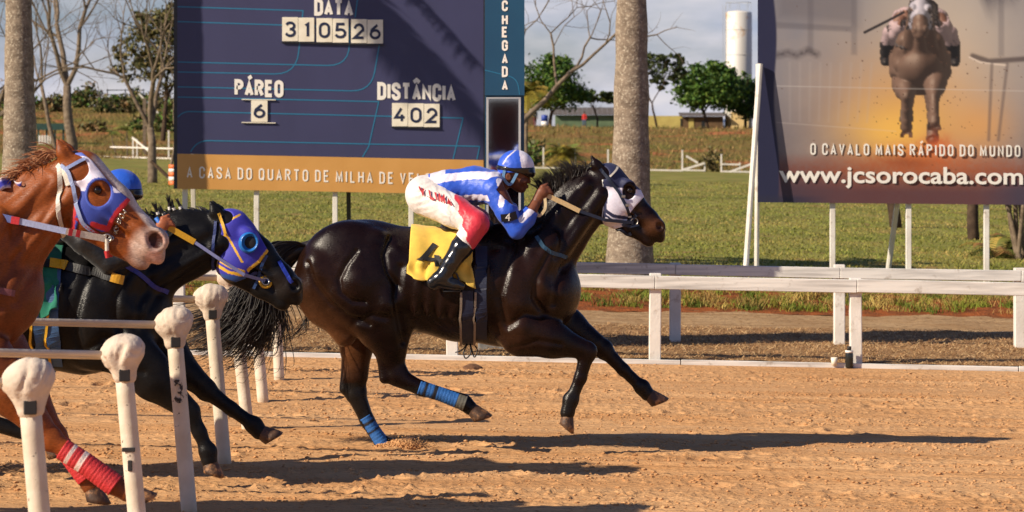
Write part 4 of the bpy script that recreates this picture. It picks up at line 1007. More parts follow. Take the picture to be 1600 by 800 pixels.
def wrap(pts, rad, root, m, cols, sy=.85, name='leg_wrap', n=18):
    """bandage round a cannon: wrinkled tube, cols(t) -> colour"""
    P_ = resample(pts, .006); k = len(P_); mb = MB()
    rr = [np.interp(i/(k-1), np.linspace(0, 1, len(rad)), rad)*(1 + .02*math.sin(i*1.9) + .015*math.sin(i*3.7)) for i in range(k)]
    mb.tube(P_, rr, n, True, sy)
    c = np.array([list(cols(i/(k-1))) + [1] for i in range(k)]).repeat(n, 0)
    return mesh_obj(name, mb.v, mb.f, m, root, True, attrs={'col': c})
m_wrap = attr_mat('bandage', rough=.7, noise=.18, nscale=45, bump=.4, bscale=120)
m_cloth = attr_mat('hood_cloth', rough=.62, noise=.06, nscale=60, bump=.25, bscale=350, sheen=.1)
def hood(h, poly_px, holes, colf, root, ears_cut, name='hood', infl=.006, back=None):
    lo = np.array(h.Hd(900, 0)) ; lo = [h.Hd(905, 0)[0], h.d - .17, h.Hd(0, 400)[2]]; hi = [h.Hd(1050, 0)[0], h.d + .17, h.Hd(0, 235)[2]]
    xs_ = [h.Hd(a, b) for a in (905, 1050) for b in (235, 400)]
    lo = [min(p[0] for p in xs_), h.d - .17, min(p[2] for p in xs_)]; hi = [max(p[0] for p in xs_), h.d + .17, max(p[2] for p in xs_)]
    s = Solid(lo, hi, .0045); head_solid(s, h, ears=False, lips=False)
    # thickening where the neck runs in
    s.d -= infl
    s.clip_poly([tuple(h.q(*p)) for p in poly_px])
    for (cx, cy, rx, rz_, sdy) in holes:
        c = h.q(cx, cy)
        for sd_ in (-1, 1): s.ell((c[0], h.d + sd_*.10, c[1]), (rx/h.u, .075, rz_/h.u), -.35, .004, '-')
    for (cx, cy, rr) in ears_cut:
        c = h.q(cx, cy)
        for sd_ in (-1, 1): s.ell((c[0], h.d + sd_*.075, c[1]), (rr/h.u*1.3, .05, rr/h.u), -.6, .004, '-')
    V, Fc = s.skin(); V = relax(V, Fc, 2)
    px = V[:, 0]*h.u + 800; py = YH - (V[:, 2] - H)*h.u
    c = colf(px, py, V[:, 1] - h.d); c = np.concatenate([c, np.ones((len(V), 1))], 1)
    return mesh_obj(name, V, Fc, m_cloth, root, True, attrs={'col': c}), bvh(V, Fc)
def colour_regions(px, base, *rules):
    c = np.tile(np.array(srgb(*base)), (len(px), 1))
    for mk, cc in rules: c[mk] = srgb(*cc)
    return c
m_nylon = {}
def nylon(c, rough=.5):
    if c not in m_nylon: m_nylon[c] = mat('strap_%d' % len(m_nylon), srgb(*c), tuple(q*.8 for q in srgb(*c)), scale=120, rough=rough, bump=.2, bscale=300)
    return m_nylon[c]
m_metal = mat('bit_steel', srgb(190, 186, 176), rough=.3, metal=1)
def ribbon(pts, width, th, name, m, parent, lat=Vector((0, 1, 0))):
    pts = [Vector(p) for p in pts]; V, Fc = [], []; k = len(pts)
    for i in range(k):
        t = (pts[min(i+1, k-1)] - pts[max(i-1, 0)]).normalized(); b = lat.cross(t).normalized(); n = t.cross(b).normalized()
        for u, v in ((-1, -1), (-1, 1), (1, 1), (1, -1)): V.append(pts[i] + b*u*width/2 + n*v*th/2)
        if i:
            o_ = 4*(i-1)
            for j in range(4): Fc.append((o_+j, o_+(j+1) % 4, o_+4+(j+1) % 4, o_+4+j))
    Fc.append((3, 2, 1, 0)); e = 4*(k-1); Fc.append((e, e+1, e+2, e+3)); return mesh_obj(name, V, Fc, m, parent)
def ring(c, rad, tube, name, m, parent, nrm=(0, 1, 0)):
    nrm = Vector(nrm).normalized(); a = nrm.orthogonal().normalized(); b = nrm.cross(a); n = 18
    pts = [Vector(c) + (a*math.cos(2*math.pi*i/n) + b*math.sin(2*math.pi*i/n))*rad for i in range(n+1)]
    return MB().tube(pts, tube, 6, False).build(name, m, parent, True)

# ---- the three runners
h1 = Horse(D1, (884, 470), (935, 268)); h2 = Horse(16.2, (243, 505), (343, 343), 1.09, R(1), (974, 296), 1.1); h3 = Horse(14.1, (38, 474), (107, 252), 1.12, R(0), (969, 299), 1.6)
neck1 = [(832, 412, 60, .68), (868, 364, 47, .55), (903, 322, 40, .48), (928, 294, 33, .5)]
neck2 = [(170, 440, 74, .66), (225, 410, 60, .55), (290, 382, 50, .48), (335, 368, 40, .5)]
neck3 = [(-25, 404, 80, .66), (20, 360, 62, .56), (66, 317, 51, .5), (104, 290, 42, .52)]
fore1 = [[(818, 516), (862, 528), (903, 541), (917, 547), (906, 588), (895, 614), (891, 622), (886, 642)],
         [(842, 490), (888, 513), (930, 538), (944, 548), (975, 580), (997, 601), (1005, 608), (1013, 618)]]
fore2 = [[(205, 545), (245, 590), (288, 628), (300, 640), (316, 672), (326, 696), (329, 702), (331, 716)],
         [(222, 520), (262, 565), (305, 600), (318, 612), (358, 642), (386, 662), (394, 668), (402, 678)]]
fore3 = [[(-15, 565), (25, 608), (68, 660), (84, 680), (130, 712), (172, 744), (184, 752), (204, 764)],
         [(-10, 560), (28, 610), (66, 668), (80, 686), (106, 722), (124, 744), (130, 750), (136, 764)]]
root_z = lambda h: h.T(680, 703)
horses = []
for h, neck, fore, nm, lab, cm in ((h1, neck1, fore1, 'racehorse', 'dark bay racehorse in the lead at full stride, yellow number cloth, blue hind wraps', m_bay),
                            (h2, neck2, fore2, 'racehorse', 'black racehorse in a royal blue and yellow blinker hood', m_black), (h3, neck3, fore3, 'racehorse', 'chestnut racehorse nearest the camera in a white, blue and red hood', m_chest)):
    V, Fc = make_body(h, neck, fore); n = len(V)
    if h is h1:
        c = np.tile(np.array([.0075, .0028, .0021]), (n, 1)); tan = [.12, .046, .018]
        for p, rad, a in (((512, 535), .24, 1.1), ((545, 555), .2, .8), ((480, 490), .22, .5), ((500, 440), .35, .12), ((700, 440), .4, .05), ((800, 450), .4, .08), ((985, 330), .12, .25), ((1020, 352), .08, .8), ((800, 520), .25, .2), ((860, 430), .3, .14)):
            c = blend(c, np.clip(near(V, h.T(*p), rad)*a, 0, 1), tan)
        lw = (V[:, 2] < h.T(0, 600)[2]); c[lw] = [.010, .008, .007]
    elif h is h2:
        c = np.tile(np.array([.0075, .0070, .0072]), (n, 1)); c = blend(c, near(V, h.Hd(1015, 350), .1)*.5, [.03, .02, .016])
    else:
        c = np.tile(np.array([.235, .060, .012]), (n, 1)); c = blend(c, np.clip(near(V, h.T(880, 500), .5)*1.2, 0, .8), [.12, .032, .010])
        ax = np.array(h.Hd(1030, 365)) - np.array(h.Hd(950, 270)); ax /= np.linalg.norm(ax); rel = V - np.array(h.Hd(950, 270)); up = rel[:, 0]*(-ax[2]) + rel[:, 2]*ax[0]; al = rel@ax
        c = blend(c, np.clip((up - .048)/.012, 0, 1)*np.clip((al-.0)/.05, 0, 1), [.62, .52, .46])
        mz = np.clip(near(V, h.Hd(1026, 362), .125)*3.4, 0, 1); c = blend(c, mz*.92, [.46, .32, .26]); c = blend(c, np.clip(near(V, h.Hd(1005, 380), .07)*2.4, 0, 1)*.6, [.22, .14, .11])
        c = blend(c, np.clip(near(V, h.Hd(1028, 372), .045)*3, 0, .8), [.62, .36, .30]); c = blend(c, np.clip(near(V, h.Hd(1031, 353), .045)*4, 0, 1)*.9, [.52, .27, .22])
        c = blend(c, np.clip(near(V, h.Hd(1031, 353), .044)*6, 0, 1)*(np.abs(V[:, 1]-h.d) < .056), [.05, .014, .010])
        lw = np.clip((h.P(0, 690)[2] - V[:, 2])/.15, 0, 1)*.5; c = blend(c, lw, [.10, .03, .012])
    base = h.T(680, 703); root = empty(nm, (base[0], h.d, G(base[0])), lab, 'horse')
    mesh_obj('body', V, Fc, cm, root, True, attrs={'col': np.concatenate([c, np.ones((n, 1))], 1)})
    h.root = root; h.tree = bvh(V, Fc)
    for sd_ in (-1, 1): ball(h.Hd(*h.eye, sd_*.070), .0185*h.hs, 'eye', m_eye, root)
    for j, pts in enumerate(fore): o = (-.145 if j == 0 else .14)*.9; pts_t = {0: {h1: (881, 670), h2: (335, 742), h3: (238, 784)}, 1: {h1: (1034, 637), h2: (427, 694), h3: (146, 796)}}[j][h]; hoof(h.P(*pts[7], o), h.P(*pts_t, o), root, 1.0 if j or h is not h1 else .88)
    hoof(h.T(735, 634, -.14), h.T(756, 656, -.14), root); hoof(h.T(616, 700, .13), h.T(646, 703, .13), root)
# wraps
bl_, bk = srgb(38, 98, 168), srgb(20, 22, 34)
cw = lambda t: bk if (.10 < t < .17 or .30 < t < .38) else (bl_ if t < .82 else srgb(96, 94, 84))
wrap([h1.T(656, 602, -.14), h1.T(690, 613, -.14), h1.T(728, 627, -.14)], [.054, .053, .060], h1.root, m_wrap, cw)
wrap([h1.T(569, 654, .13), h1.T(582, 675, .13), h1.T(599, 700, .13)], [.050, .050, .058], h1.root, m_wrap, lambda t: bk if (.16 < t < .24 or .42 < t < .50) else bl_)
rd = srgb(196, 48, 52)
wrap([h3.P(104, 697, -.13), h3.P(140, 720, -.13), h3.P(186, 754, -.13)], [.062, .063, .066], h3.root, m_wrap, lambda t: srgb(226, 206, 196) if (.12 < t < .19 or .33 < t < .40) else rd)
wrap([h3.P(86, 694, .126), h3.P(108, 724, .126), h3.P(130, 752, .126)], [.058, .058, .062], h3.root, m_wrap, lambda t: rd)

# ---- manes, forelocks, tail
def tuft(base, tip, n, spread, rad, bend=.3, m=5):
    out = []
    for _ in range(n):
        b = Vector(base) + Vector(rng.normal(0, spread*.5, 3)); e = Vector(tip) + Vector(rng.normal(0, spread, 3)); mid = (b+e)/2 + Vector((rng.normal(0, .3), rng.normal(0, .3), .5))*bend*(e-b).length*.5
        out.append((bez([b, mid, e], m), rad*(.6 + .8*rng.random())))
    return out
st = []
for i in range(480):                                   # leading horse: short mane blown up and back
    t = rng.random(); bx = 845 + 72*t; by_ = 302 - 40*t + rng.normal(0, 3)
    b = Vector(h1.P(bx, by_ + 6, rng.normal(0, .02))); ln = .12 if t < .75 else .06; L2_ = ln*(.6 + .6*rng.random())
    e = b + Vector((-.35*L2_ + rng.normal(0, .03), rng.normal(0, .03), L2_*.9)); st.append((bez([b, (b+e)/2 + Vector((.012, 0, .012)), e], 4), .0034))
for i in range(120):
    t = rng.random(); b = Vector(h1.P(850 + 66*t, 306 - 40*t, .02)); e = b + Vector((rng.normal(-.03, .03), .09 + .05*rng.random(), -.10*rng.random())); st.append((bez([b, (b+e)/2 + Vector((0, .02, .04)), e], 4), .006))
hair(st, 'mane', m_hair, h1.root)
st = []
for i in range(1100):                                   # tail streams back and drops
    a = rng.random(); sp = rng.normal(0, 1); sq = rng.normal(0, 1)
    ex = 388 + 36*sp - 46*a; ey = 528 + rng.normal(0, 22) - max(0, -sp)*12
    if i < 40: ex, ey = 310 + rng.random()*40, 500 + rng.random()*60
    if 40 <= i < 56: ex, ey = 470 - rng.random()*30, 520 + rng.random()*12
    p = [h1.T(484, 386, sq*.02), h1.T(462 + 3*sp, 391 + 5*sq, sq*.03), h1.T(430 + 5*sp, 412 + 10*sq + 4*sp, sq*.05), h1.T(405 + 15*sp, 460 + 10*sq, sq*.06), h1.T(.55*(405+15*sp) + .45*ex + 6, .4*460 + .6*ey + 3*sq, sq*.07), h1.T(ex, ey, sq*.07), h1.T(ex - 14 - 10*rng.random(), ey + 10*rng.random(), sq*.075)]
    if 40 <= i < 56: p = [h1.T(480, 390, -.02), h1.T(466, 410, sq*.03), h1.T(468 + 6*sq, 455, -.03), h1.T(478 + 8*rng.random(), 490 + 10*sq, -.05), h1.T(470, 515 + 5*sq, -.05), h1.T(ex - 20, ey + 8, -.06)]
    st.append((bez(p, 5), .0048*(.5 + .7*rng.random())))
hair(st, 'tail', m_hair, h1.root)
MBt = MB(); MBt.chain = None
s_ = Solid(np.array(h1.T(395, 560, -.16)), np.array(h1.T(500, 360, .16)), .01)
s_.chain([h1.T(488, 385), h1.T(460, 393), h1.T(436, 410), h1.T(420, 436), h1.T(410, 470), h1.T(402, 505)], [.045, .042, .055, .065, .05, .01], .03); V, Fc = s_.skin(); mesh_obj('tail_core', V, Fc, m_hair, h1.root, True)
for h in (h2, h3):                                      # tails of the other two, out behind them
    st = []
    for i in range(160):
        sp = rng.normal(0, 1); sq = rng.normal(0, 1)
        st.append((bez([h.T(484, 386, sq*.02), h.T(458, 392 + 5*sq, sq*.03), h.T(420, 420 + 12*sq, sq*.05), h.T(385 + 10*sp, 480 + 12*sq, sq*.06), h.T(360 + 30*sp, 560 + 14*sq, sq*.07)], 5), .009))
    hair(st, 'tail', m_hair if h is h2 else m_hair3, h.root)
st = []
for i in range(150):
    t = rng.random(); b = Vector(h2.P(190 + 140*t, 352 - 17*t + rng.normal(0, 2), rng.normal(0, .012))); L2_ = .05 + .03*rng.random()
    e = b + Vector((-.05 + rng.normal(0, .02), .03 + rng.normal(0, .02), L2_*.6)); st.append((bez([b, (b+e)/2 + Vector((0, 0, .01)), e], 3), .006))
hair(st, 'mane', m_hair, h2.root)
m_band = mat('white_band', srgb(226, 222, 214), rough=.6)
for bx, by_, tx_, ty_ in ((252, 345, 241, 318), (268, 341, 263, 306), (275, 338, 268, 312), (288, 336, 276, 310), (262, 344, 250, 322), (240, 350, 226, 328)):   # banded plaits standing up
    b, e = Vector(h2.P(bx, by_, -.01)), Vector(h2.P(tx_, ty_, -.02)); st = []
    for i in range(12): j = Vector(rng.normal(0, .004, 3)); st.append(([b + j, (b+e)/2 + j, e + Vector(rng.normal(0, .008, 3))], .006))
    pl_ = hair(st, 'plait', m_hair, h2.root); q_ = b.lerp(e, .45); MB().tube([b.lerp(e, .38), b.lerp(e, .52)], .011, 8).build('plait_band', m_band, pl_)
st = []
for i in range(260):
    t = rng.random()**1.1; b = Vector(h3.P(-30 + 125*t, 324 - 84*t + rng.normal(0, 2), rng.normal(0, .012))); L2_ = .07 + .07*rng.random()
    e = b + Vector((-.09 + rng.normal(0, .03), -.02 + rng.normal(0, .04), .01 + rng.normal(0, .02))); st.append((bez([b, (b+e)/2 + Vector((0, 0, .022)), e], 4), .0038))
hair(st, 'mane', m_hair3, h3.root)

# ---- hoods
W_, NV = (226, 222, 236), (30, 36, 74)
hp1 = [(931, 264), (945, 255), (968, 253), (990, 272), (1006, 307), (992, 322), (981, 336), (978, 352), (960, 358), (946, 356), (939, 342), (943, 305), (940, 282)]
def hc1(px, py, y):
    c = colour_regions(px, W_, (py < 291 + (px-945)*.10, NV), (seg(px, py, [(943, 327), (958, 337), (978, 340)]) < 2.6, NV), (seg(px, py, [(942, 333), (958, 345), (974, 347)]) < 1.5, NV), (seg(px, py, [(940, 280), (944, 305), (940, 340)]) < 1.6, (230, 226, 220)), ((seg(px, py, [(943, 285), (947, 305), (943, 342)]) < 2.2), NV)); return c
hd1, ht1 = hood(h1, hp1, [(983, 298, 11.5, 14.5, 0)], hc1, h1.root, [(938, 268, 11)])
BLU, YEL = (52, 48, 170), (228, 176, 44)
hp2 = [(340, 333), (352, 316), (372, 322), (396, 350), (421, 392), (408, 410), (392, 422), (386, 434), (370, 440), (352, 434), (334, 424), (339, 395), (349, 360)]
def hc2(px, py, y):
    return colour_regions(px, BLU, (seg(px, py, [(421, 390), (407, 408), (391, 421)]) < 3.0, YEL), (seg(px, py, [(345, 335), (354, 362), (381, 408)]) < 1.7, YEL), (seg(px, py, [(354, 366), (341, 405), (338, 412)]) < 1.9, YEL), (seg(px, py, [(338, 412), (360, 424), (386, 430)]) < 2.4, YEL), (seg(px, py, [(341, 404), (362, 416), (384, 423)]) < 2.0, YEL), (py > 426 + (px-340)*.12, (36, 78, 150)), (seg(px, py, [(360, 344), (376, 335)]) < 1.6, YEL))
hd2, ht2 = hood(h2, hp2, [(391, 377, 12.5, 14, 0)], hc2, h2.root, [(348, 333, 15)])
hp3 = [(112, 240), (130, 238), (146, 250), (176, 288), (206, 312), (196, 326), (184, 340), (172, 362), (160, 362), (146, 352), (128, 344), (122, 362), (114, 358), (120, 325), (112, 282)]
def hc3(px, py, y):
    return colour_regions(px, (228, 222, 238), (py > 298 + (px-140)*.05, (44, 66, 160)), (seg(px, py, [(204, 312), (186, 332), (171, 358), (150, 350)]) < 4.6, (196, 32, 44)), (seg(px, py, [(122, 318), (117, 360)]) < 3.4, (190, 30, 40)), (((px-159)/22)**2 + ((py-302)/25)**2 < 1, (70, 92, 190)), ((py < 244), (98, 118, 206)))
hd3, ht3 = hood(h3, hp3, [(159.5, 301.5, 18, 21, 0)], hc3, h3.root, [(119, 261, 20)])
# ear-hole rims and the eye cup of the black horse
c = h2.P(391, 378, -.108)
cup = Solid([c[0] - .08, c[1] - .05, c[2] - .08], [c[0] + .08, c[1] + .06, c[2] + .08], .005); cup.ell(c, (.056, .040, .060), -.3, .005); cup.ell((c[0] + .012, c[1] - .030, c[2] + .002), (.045, .040, .050), -.3, .004, '-')
V, Fc = cup.skin(); mesh_obj('eye_cup', relax(V, Fc, 2), Fc, mat('blue_plastic', srgb(34, 108, 186), rough=.3), h2.root, True)
ball((c[0] + .008, c[1] + .012, c[2]), .046, 'cup_lining', mat('cup_dark', (.008, .008, .01), rough=.6), h2.root, (1, .45, 1.05))

# ---- bridles
nb, nw = nylon((26, 36, 58)), nylon((224, 216, 200))
def bridle(h, tree, straps, root, name='bridle'):
    for path, wd, m, nm in straps:
        for sd_ in (-1, 1): strap(tree, [h.q(*p) for p in path], wd/h.u, nm, m, root, sd_, h.d, th=.005, off=.006)
class Two:                                    # nearest of body and hood skins
    def __init__(s, a, b): s.a, s.b = a, b
    def ray_cast(s, o, d):
        x, y = s.a.ray_cast(o, d), s.b.ray_cast(o, d)
        if x[0] is None: return y
        if y[0] is None: return x
        return x if x[3] < y[3] else y
    def find_nearest(s, p): 
        x, y = s.a.find_nearest(p), s.b.find_nearest(p); return x if x[3] < y[3] else y
t1, t2, t3 = Two(h1.tree, ht1), Two(h2.tree, ht2), Two(h3.tree, ht3)
bridle(h1, t1, [([(937, 264), (952, 282), (966, 300), (980, 328), (988, 346)], 4.6, nb, 'cheek_strap'), ([(952, 276), (962, 266), (966, 258)], 3.0, nw, 'brow_band'), ([(993, 336), (985, 344), (972, 352)], 5.0, nb, 'nose_band'), ([(972, 350), (985, 354), (998, 351)], 4.5, nb, 'chin_strap'), ([(964, 358), (976, 368), (986, 364)], 5, nb, 'chin_pad')], h1.root)
for sd_ in (-1, 1):
    p, n = hit(t1, *h1.q(990, 347), sd_, h1.d); ring(p + n*.012, .022, .0045, 'bit_ring', m_metal, h1.root)
    for k, q_ in enumerate(((972, 307), (978, 320), (984, 336))):
        p, n = hit(t1, *h1.q(*q_), sd_, h1.d); b_ = MB(); b_.box(p + n*.014, (.024, .006, .018), 0, .002); b_.build('buckle', m_metal, h1.root)
bridle(h2, t2, [([(343, 333), (352, 352), (355, 364)], 4.5, nylon(YEL), 'cheek_strap'), ([(388, 430), (402, 424), (414, 432), (424, 440)], 5, nylon((28, 42, 96)), 'nose_band'), ([(418, 398), (410, 414), (404, 436), (398, 450)], 4.5, nylon((28, 60, 110)), 'cheek_piece'), ([(436, 408), (446, 424), (456, 440)], 6, nylon((36, 60, 170)), 'nose_strap'), ([(340, 345), (336, 385), (333, 420)], 4.5, nylon((24, 46, 108)), 'throat_lash')], h2.root)
p, n = hit(t2, *h2.q(415, 441), -1, h2.d); ring(p + n*.012, .032, .008, 'bit_guard', nylon(YEL), h2.root, n); ring(p + n*.02, .02, .005, 'bit_ring', m_metal, h2.root, n)
bridle(h3, t3, [([(100, 258), (112, 268), (118, 288), (124, 318), (134, 348), (150, 362)], 6.0, nylon((150, 164, 204)), 'cheek_strap'), ([(97, 262), (98, 300), (96, 335), (98, 368)], 7.0, nw, 'throat_lash'), ([(107, 264), (122, 256), (137, 248)], 5.5, nylon((126, 142, 190)), 'brow_band'), ([(94, 258), (106, 270), (112, 290)], 8, nw, 'crown_strap'), ([(124, 340), (140, 352), (158, 366)], 4.5, nylon((190, 40, 48)), 'lower_strap')], h3.root)
for sd_ in (-1, 1):
    pts = [(197, 330), (190, 342), (184, 352), (181, 364), (176, 372)]
    for i, q_ in enumerate(resample([(*h3.q(*p), 0) for p in pts], .017)):
        p, n = hit(t3, q_.x, q_.y, sd_, h3.d); ring(p + n*.008, .011, .0035, 'chain_link', m_metal, h3.root, n if i % 2 else n.orthogonal())
    p, n = hit(t3, *h3.q(170, 372), sd_, h3.d); ring(p + n*.012, .020, .005, 'bit_ring', m_metal, h3.root, n)
    p, n = hit(t3, *h3.q(170, 378), sd_, h3.d); MB().tube([p + n*.014 + Vector((0, 0, .02)), p + n*.012 + Vector((.002, 0, -.07))], [.011, .009], 8).build('bit_shank', nw, h3.root); MB().tube([p + n*.012 + Vector((.0, 0, -.04)), p + n*.012 + Vector((.004, 0, -.075))], [.014, .010], 8).build('bit_knob', nylon((196, 44, 48)), h3.root)

# ---- breast straps, girth, cloths and saddles
strap(h1.tree, [h1.q(*p) for p in ((838, 368), (848, 384), (864, 394), (884, 400))], 6/U, 'neck_strap', nylon((40, 78, 104)), h1.root, -1, h1.d)
strap(h2.tree, [h2.q(*p) for p in ((205, 412), (222, 424), (245, 445), (264, 456))], 7/h2.u, 'neck_strap', nylon((44, 52, 140)), h2.root, -1, h2.d)
strap(h3.tree, [h3.q(*p) for p in ((-30, 434), (0, 448), (32, 455))], 10/h3.u, 'breast_strap', nylon((120, 66, 70)), h3.root, -1, h3.d)
m_cl = attr_mat('saddle_cloth', rough=.85, noise=.1, nscale=20, bump=.3, bscale=220, sheen=.2)
def drape(h, xa, xb, low, col, name, label, folds=.012, na=60, nx_=46, shape=None, m=None):
    """cloth lying over the back: columns at trunk px xa..xb, both sides down to row low(t)"""
    V = []; c0 = h.T(700, 440); Cc = []
    for j in range(-na, na+1):
        for i in range(nx_+1):
            u = i/nx_; v = abs(j)/na; sd_ = -1 if j <= 0 else 1
            x0_, x1_ = shape(v) if shape else (xa, xb); px_ = x0_ + (x1_-x0_)*u; zl = low(u)
            ang = v*R(112); P0 = np.array(h.T(px_, 440))
            # walk down the flank: choose height between the back and the lower edge
            if v < .30:
                a = v/.30*R(62); dr = Vector((0, sd_*math.sin(a), math.cos(a))); o_ = Vector(P0) + dr*1.0; rr = h.tree.ray_cast(o_, -dr)
            else:
                a = R(62); dr = Vector((0, sd_*math.sin(a), math.cos(a))); rr0 = h.tree.ray_cast(Vector(P0) + dr, -dr); z0 = rr0[0].z; z1 = h.T(0, zl)[2]
                z = z0 + (z1-z0)*(v-.30)/.70; rr = h.tree.ray_cast(Vector((P0[0], h.d + sd_*1.0, z)), Vector((0, -sd_, 0)))
            p, n = rr[0], rr[1]
            lift = .012 + folds*(.5 + .5*math.sin(u*9 + v*5) + .4*math.sin(u*17 - v*8 + 1))*(.25 + v)
            V.append(p + n*lift); Cc.append(list(col(u, v)) + [1])
    w_ = nx_+1; k = 2*na+1; n0 = len(V)
    V2 = [Vector(p) for p in V]; Fc = []
    for j in range(k-1):
        for i in range(nx_): a = j*w_+i; Fc.append((a, a+1, a+1+w_, a+w_))
    o = mesh_obj(name, V2, Fc, m or m_cl, None, True, attrs={'col': np.array(Cc)})
    o.modifiers.new('thickness', 'SOLIDIFY').thickness = .006
    tag(o, label, 'saddle cloth'); return o, bvh(V2, Fc)
yel = srgb(232, 192, 76)
cl1, ct1 = drape(h1, 642, 742, lambda u: 424 + 18*u + 6*math.sin(u*7), lambda u, v: yel, 'saddle_cloth', 'yellow saddle cloth numbered 4 on the leading dark bay horse', .022, shape=lambda v: (643 - 5*v, 738 + 4*v))
st, wd = strokes('4', .15, .5)
F2 = []; V2 = []
for i, (v, f) in enumerate(st): V2.append(v); F2.append(f)
for i, (v, f) in enumerate(st):
    decal(ct1, v, f, lambda a, b: tuple(h1.q(655 + a/wd*42 + (1-b)*4, 415 - b*40 + a*6)), 'numeral', mat('numeral_ink', (.012, .012, .014), rough=.7) if i == 0 else bpy.data.materials['numeral_ink'], cl1, -1, h1.d, .010 + .0008*i, .007)
grn = srgb(12, 112, 88)
cl2, ct2 = drape(h2, 650, 760, lambda u: 470 - 34*abs(u-.35) + 5*math.sin(u*11), lambda u, v: grn, 'saddle_cloth', 'green saddle cloth on the black horse', .03)
cl3, ct3 = drape(h3, 642, 750, lambda u: 450, lambda u, v: srgb(196, 60, 60), 'saddle_cloth', 'saddle cloth of the chestnut horse at the left edge of the picture', .015)
m_leather = mat('black_leather', (.012, .011, .011), (.02, .018, .016), scale=20, rough=.35, bump=.1, bscale=80)
for h, ow in ((h1, 'leading dark bay horse'), (h2, 'black horse'), (h3, 'chestnut horse')):
    sa = empty('saddle', h.T(728, 352), 'small black racing saddle and girth on the ' + ow, 'saddle')
    s_ = Solid(np.array(h.T(690, 400, -.36)) - .02, np.array(h.T(775, 330, .36)) + .02, .011)
    s_.chain([h.T(700, 356), h.T(725, 360), h.T(760, 354)], [.05, .045, .05], .02, 2.2); V, Fc = s_.skin(); mesh_obj('seat', V, Fc, m_leather, sa, True)
    for sd_ in (-1, 1):
        strap(h.tree, [h.T(752 - 800 + 800, y_)[::2] for y_ in (385, 410, 440, 470, 500, 524)], .075, 'flap' if False else 'girth', nylon((22, 30, 56)) if h is h1 else nylon((60, 96, 140)), sa, sd_, h.d, .006, .012)
        for px_ in (722, 742):
            strap(h.tree, [h.T(px_, y_)[::2] for y_ in (440, 470, 500, 528)], .012, 'girth_edge', nylon((150, 134, 116)) if h is h1 else nylon(YEL), sa, sd_, h.d, .005, .022) if False else None
        gx = 732 if h is h1 else 735
        for px_ in (gx - 11, gx + 10):
            strap(h.tree, [h.T(px_, y_)[::2] for y_ in (452, 480, 505, 532)], .014, 'girth_strap', nylon((150, 134, 116)) if h is h1 else nylon(YEL), sa, sd_, h.d, .006, .024)
        strap(h.tree, [h.T(gx, y_)[::2] for y_ in (450, 480, 505, 534)], .072, 'girth_web', nylon((22, 30, 56)) if h is h1 else nylon((60, 96, 140)), sa, sd_, h.d, .006, .014)
        # stirrup iron hanging under the rider's foot
        c = Vector(h.T(708, 449, sd_*.352)); iron = MB().tube([c + Vector(q) for q in ((-.055, 0, -.005), (.05, 0, -.005), (.058, 0, .03), (.03, 0, .10), (.0, 0, .12), (-.03, 0, .10), (-.058, 0, .03), (-.055, 0, -.005))], .006, 6).build('stirrup', m_steel, sa, True)
        ribbon([c + Vector((0, 0, .12)), Vector(h.T(728, 395, sd_*.33)), Vector(h.T(728, 368, sd_*.24))], .022, .005, 'stirrup_leather', m_leather, sa)
    if h is h1:
        pts = bez([h.T(733, 533, -.05), h.T(725, 548, -.1), h.T(728, 558, -.1), h.T(736, 550, -.1), h.T(735, 536, -.08), h.T(741, 556, -.1), h.T(746, 545, -.1), h.T(738, 534, -.05)], 6); MB().tube(pts, .0045, 5).build('girth_tie', nylon((22, 24, 30)), sa, True)
        MB().tube(bez([h.T(733, 533, -.06), h.T(722, 545, -.1), h.T(712, 549, -.1)], 5), .004, 5).build('girth_tie', nylon((22, 24, 30)), sa, True)
# buckled number girth over the black horse's shoulder
strap(ct2 if False else Two(h2.tree, ct2), [h2.q(*p) for p in ((62, 408), (85, 410), (118, 415), (160, 424), (200, 434))], 14/h2.u, 'surcingle', nylon((26, 25, 24)), h2.root, -1, h2.d, .006, .010)
strap(Two(h2.tree, ct2), [h2.q(*p) for p in ((88, 410), (115, 415))], 16/h2.u, 'surcingle_buckle', nylon((230, 180, 30)), h2.root, -1, h2.d, .007, .018)
strap(Two(h2.tree, ct2), [h2.q(*p) for p in ((184, 430), (198, 434))], 14/h2.u, 'surcingle_tab', nylon((230, 170, 40)), h2.root, -1, h2.d, .007, .018)

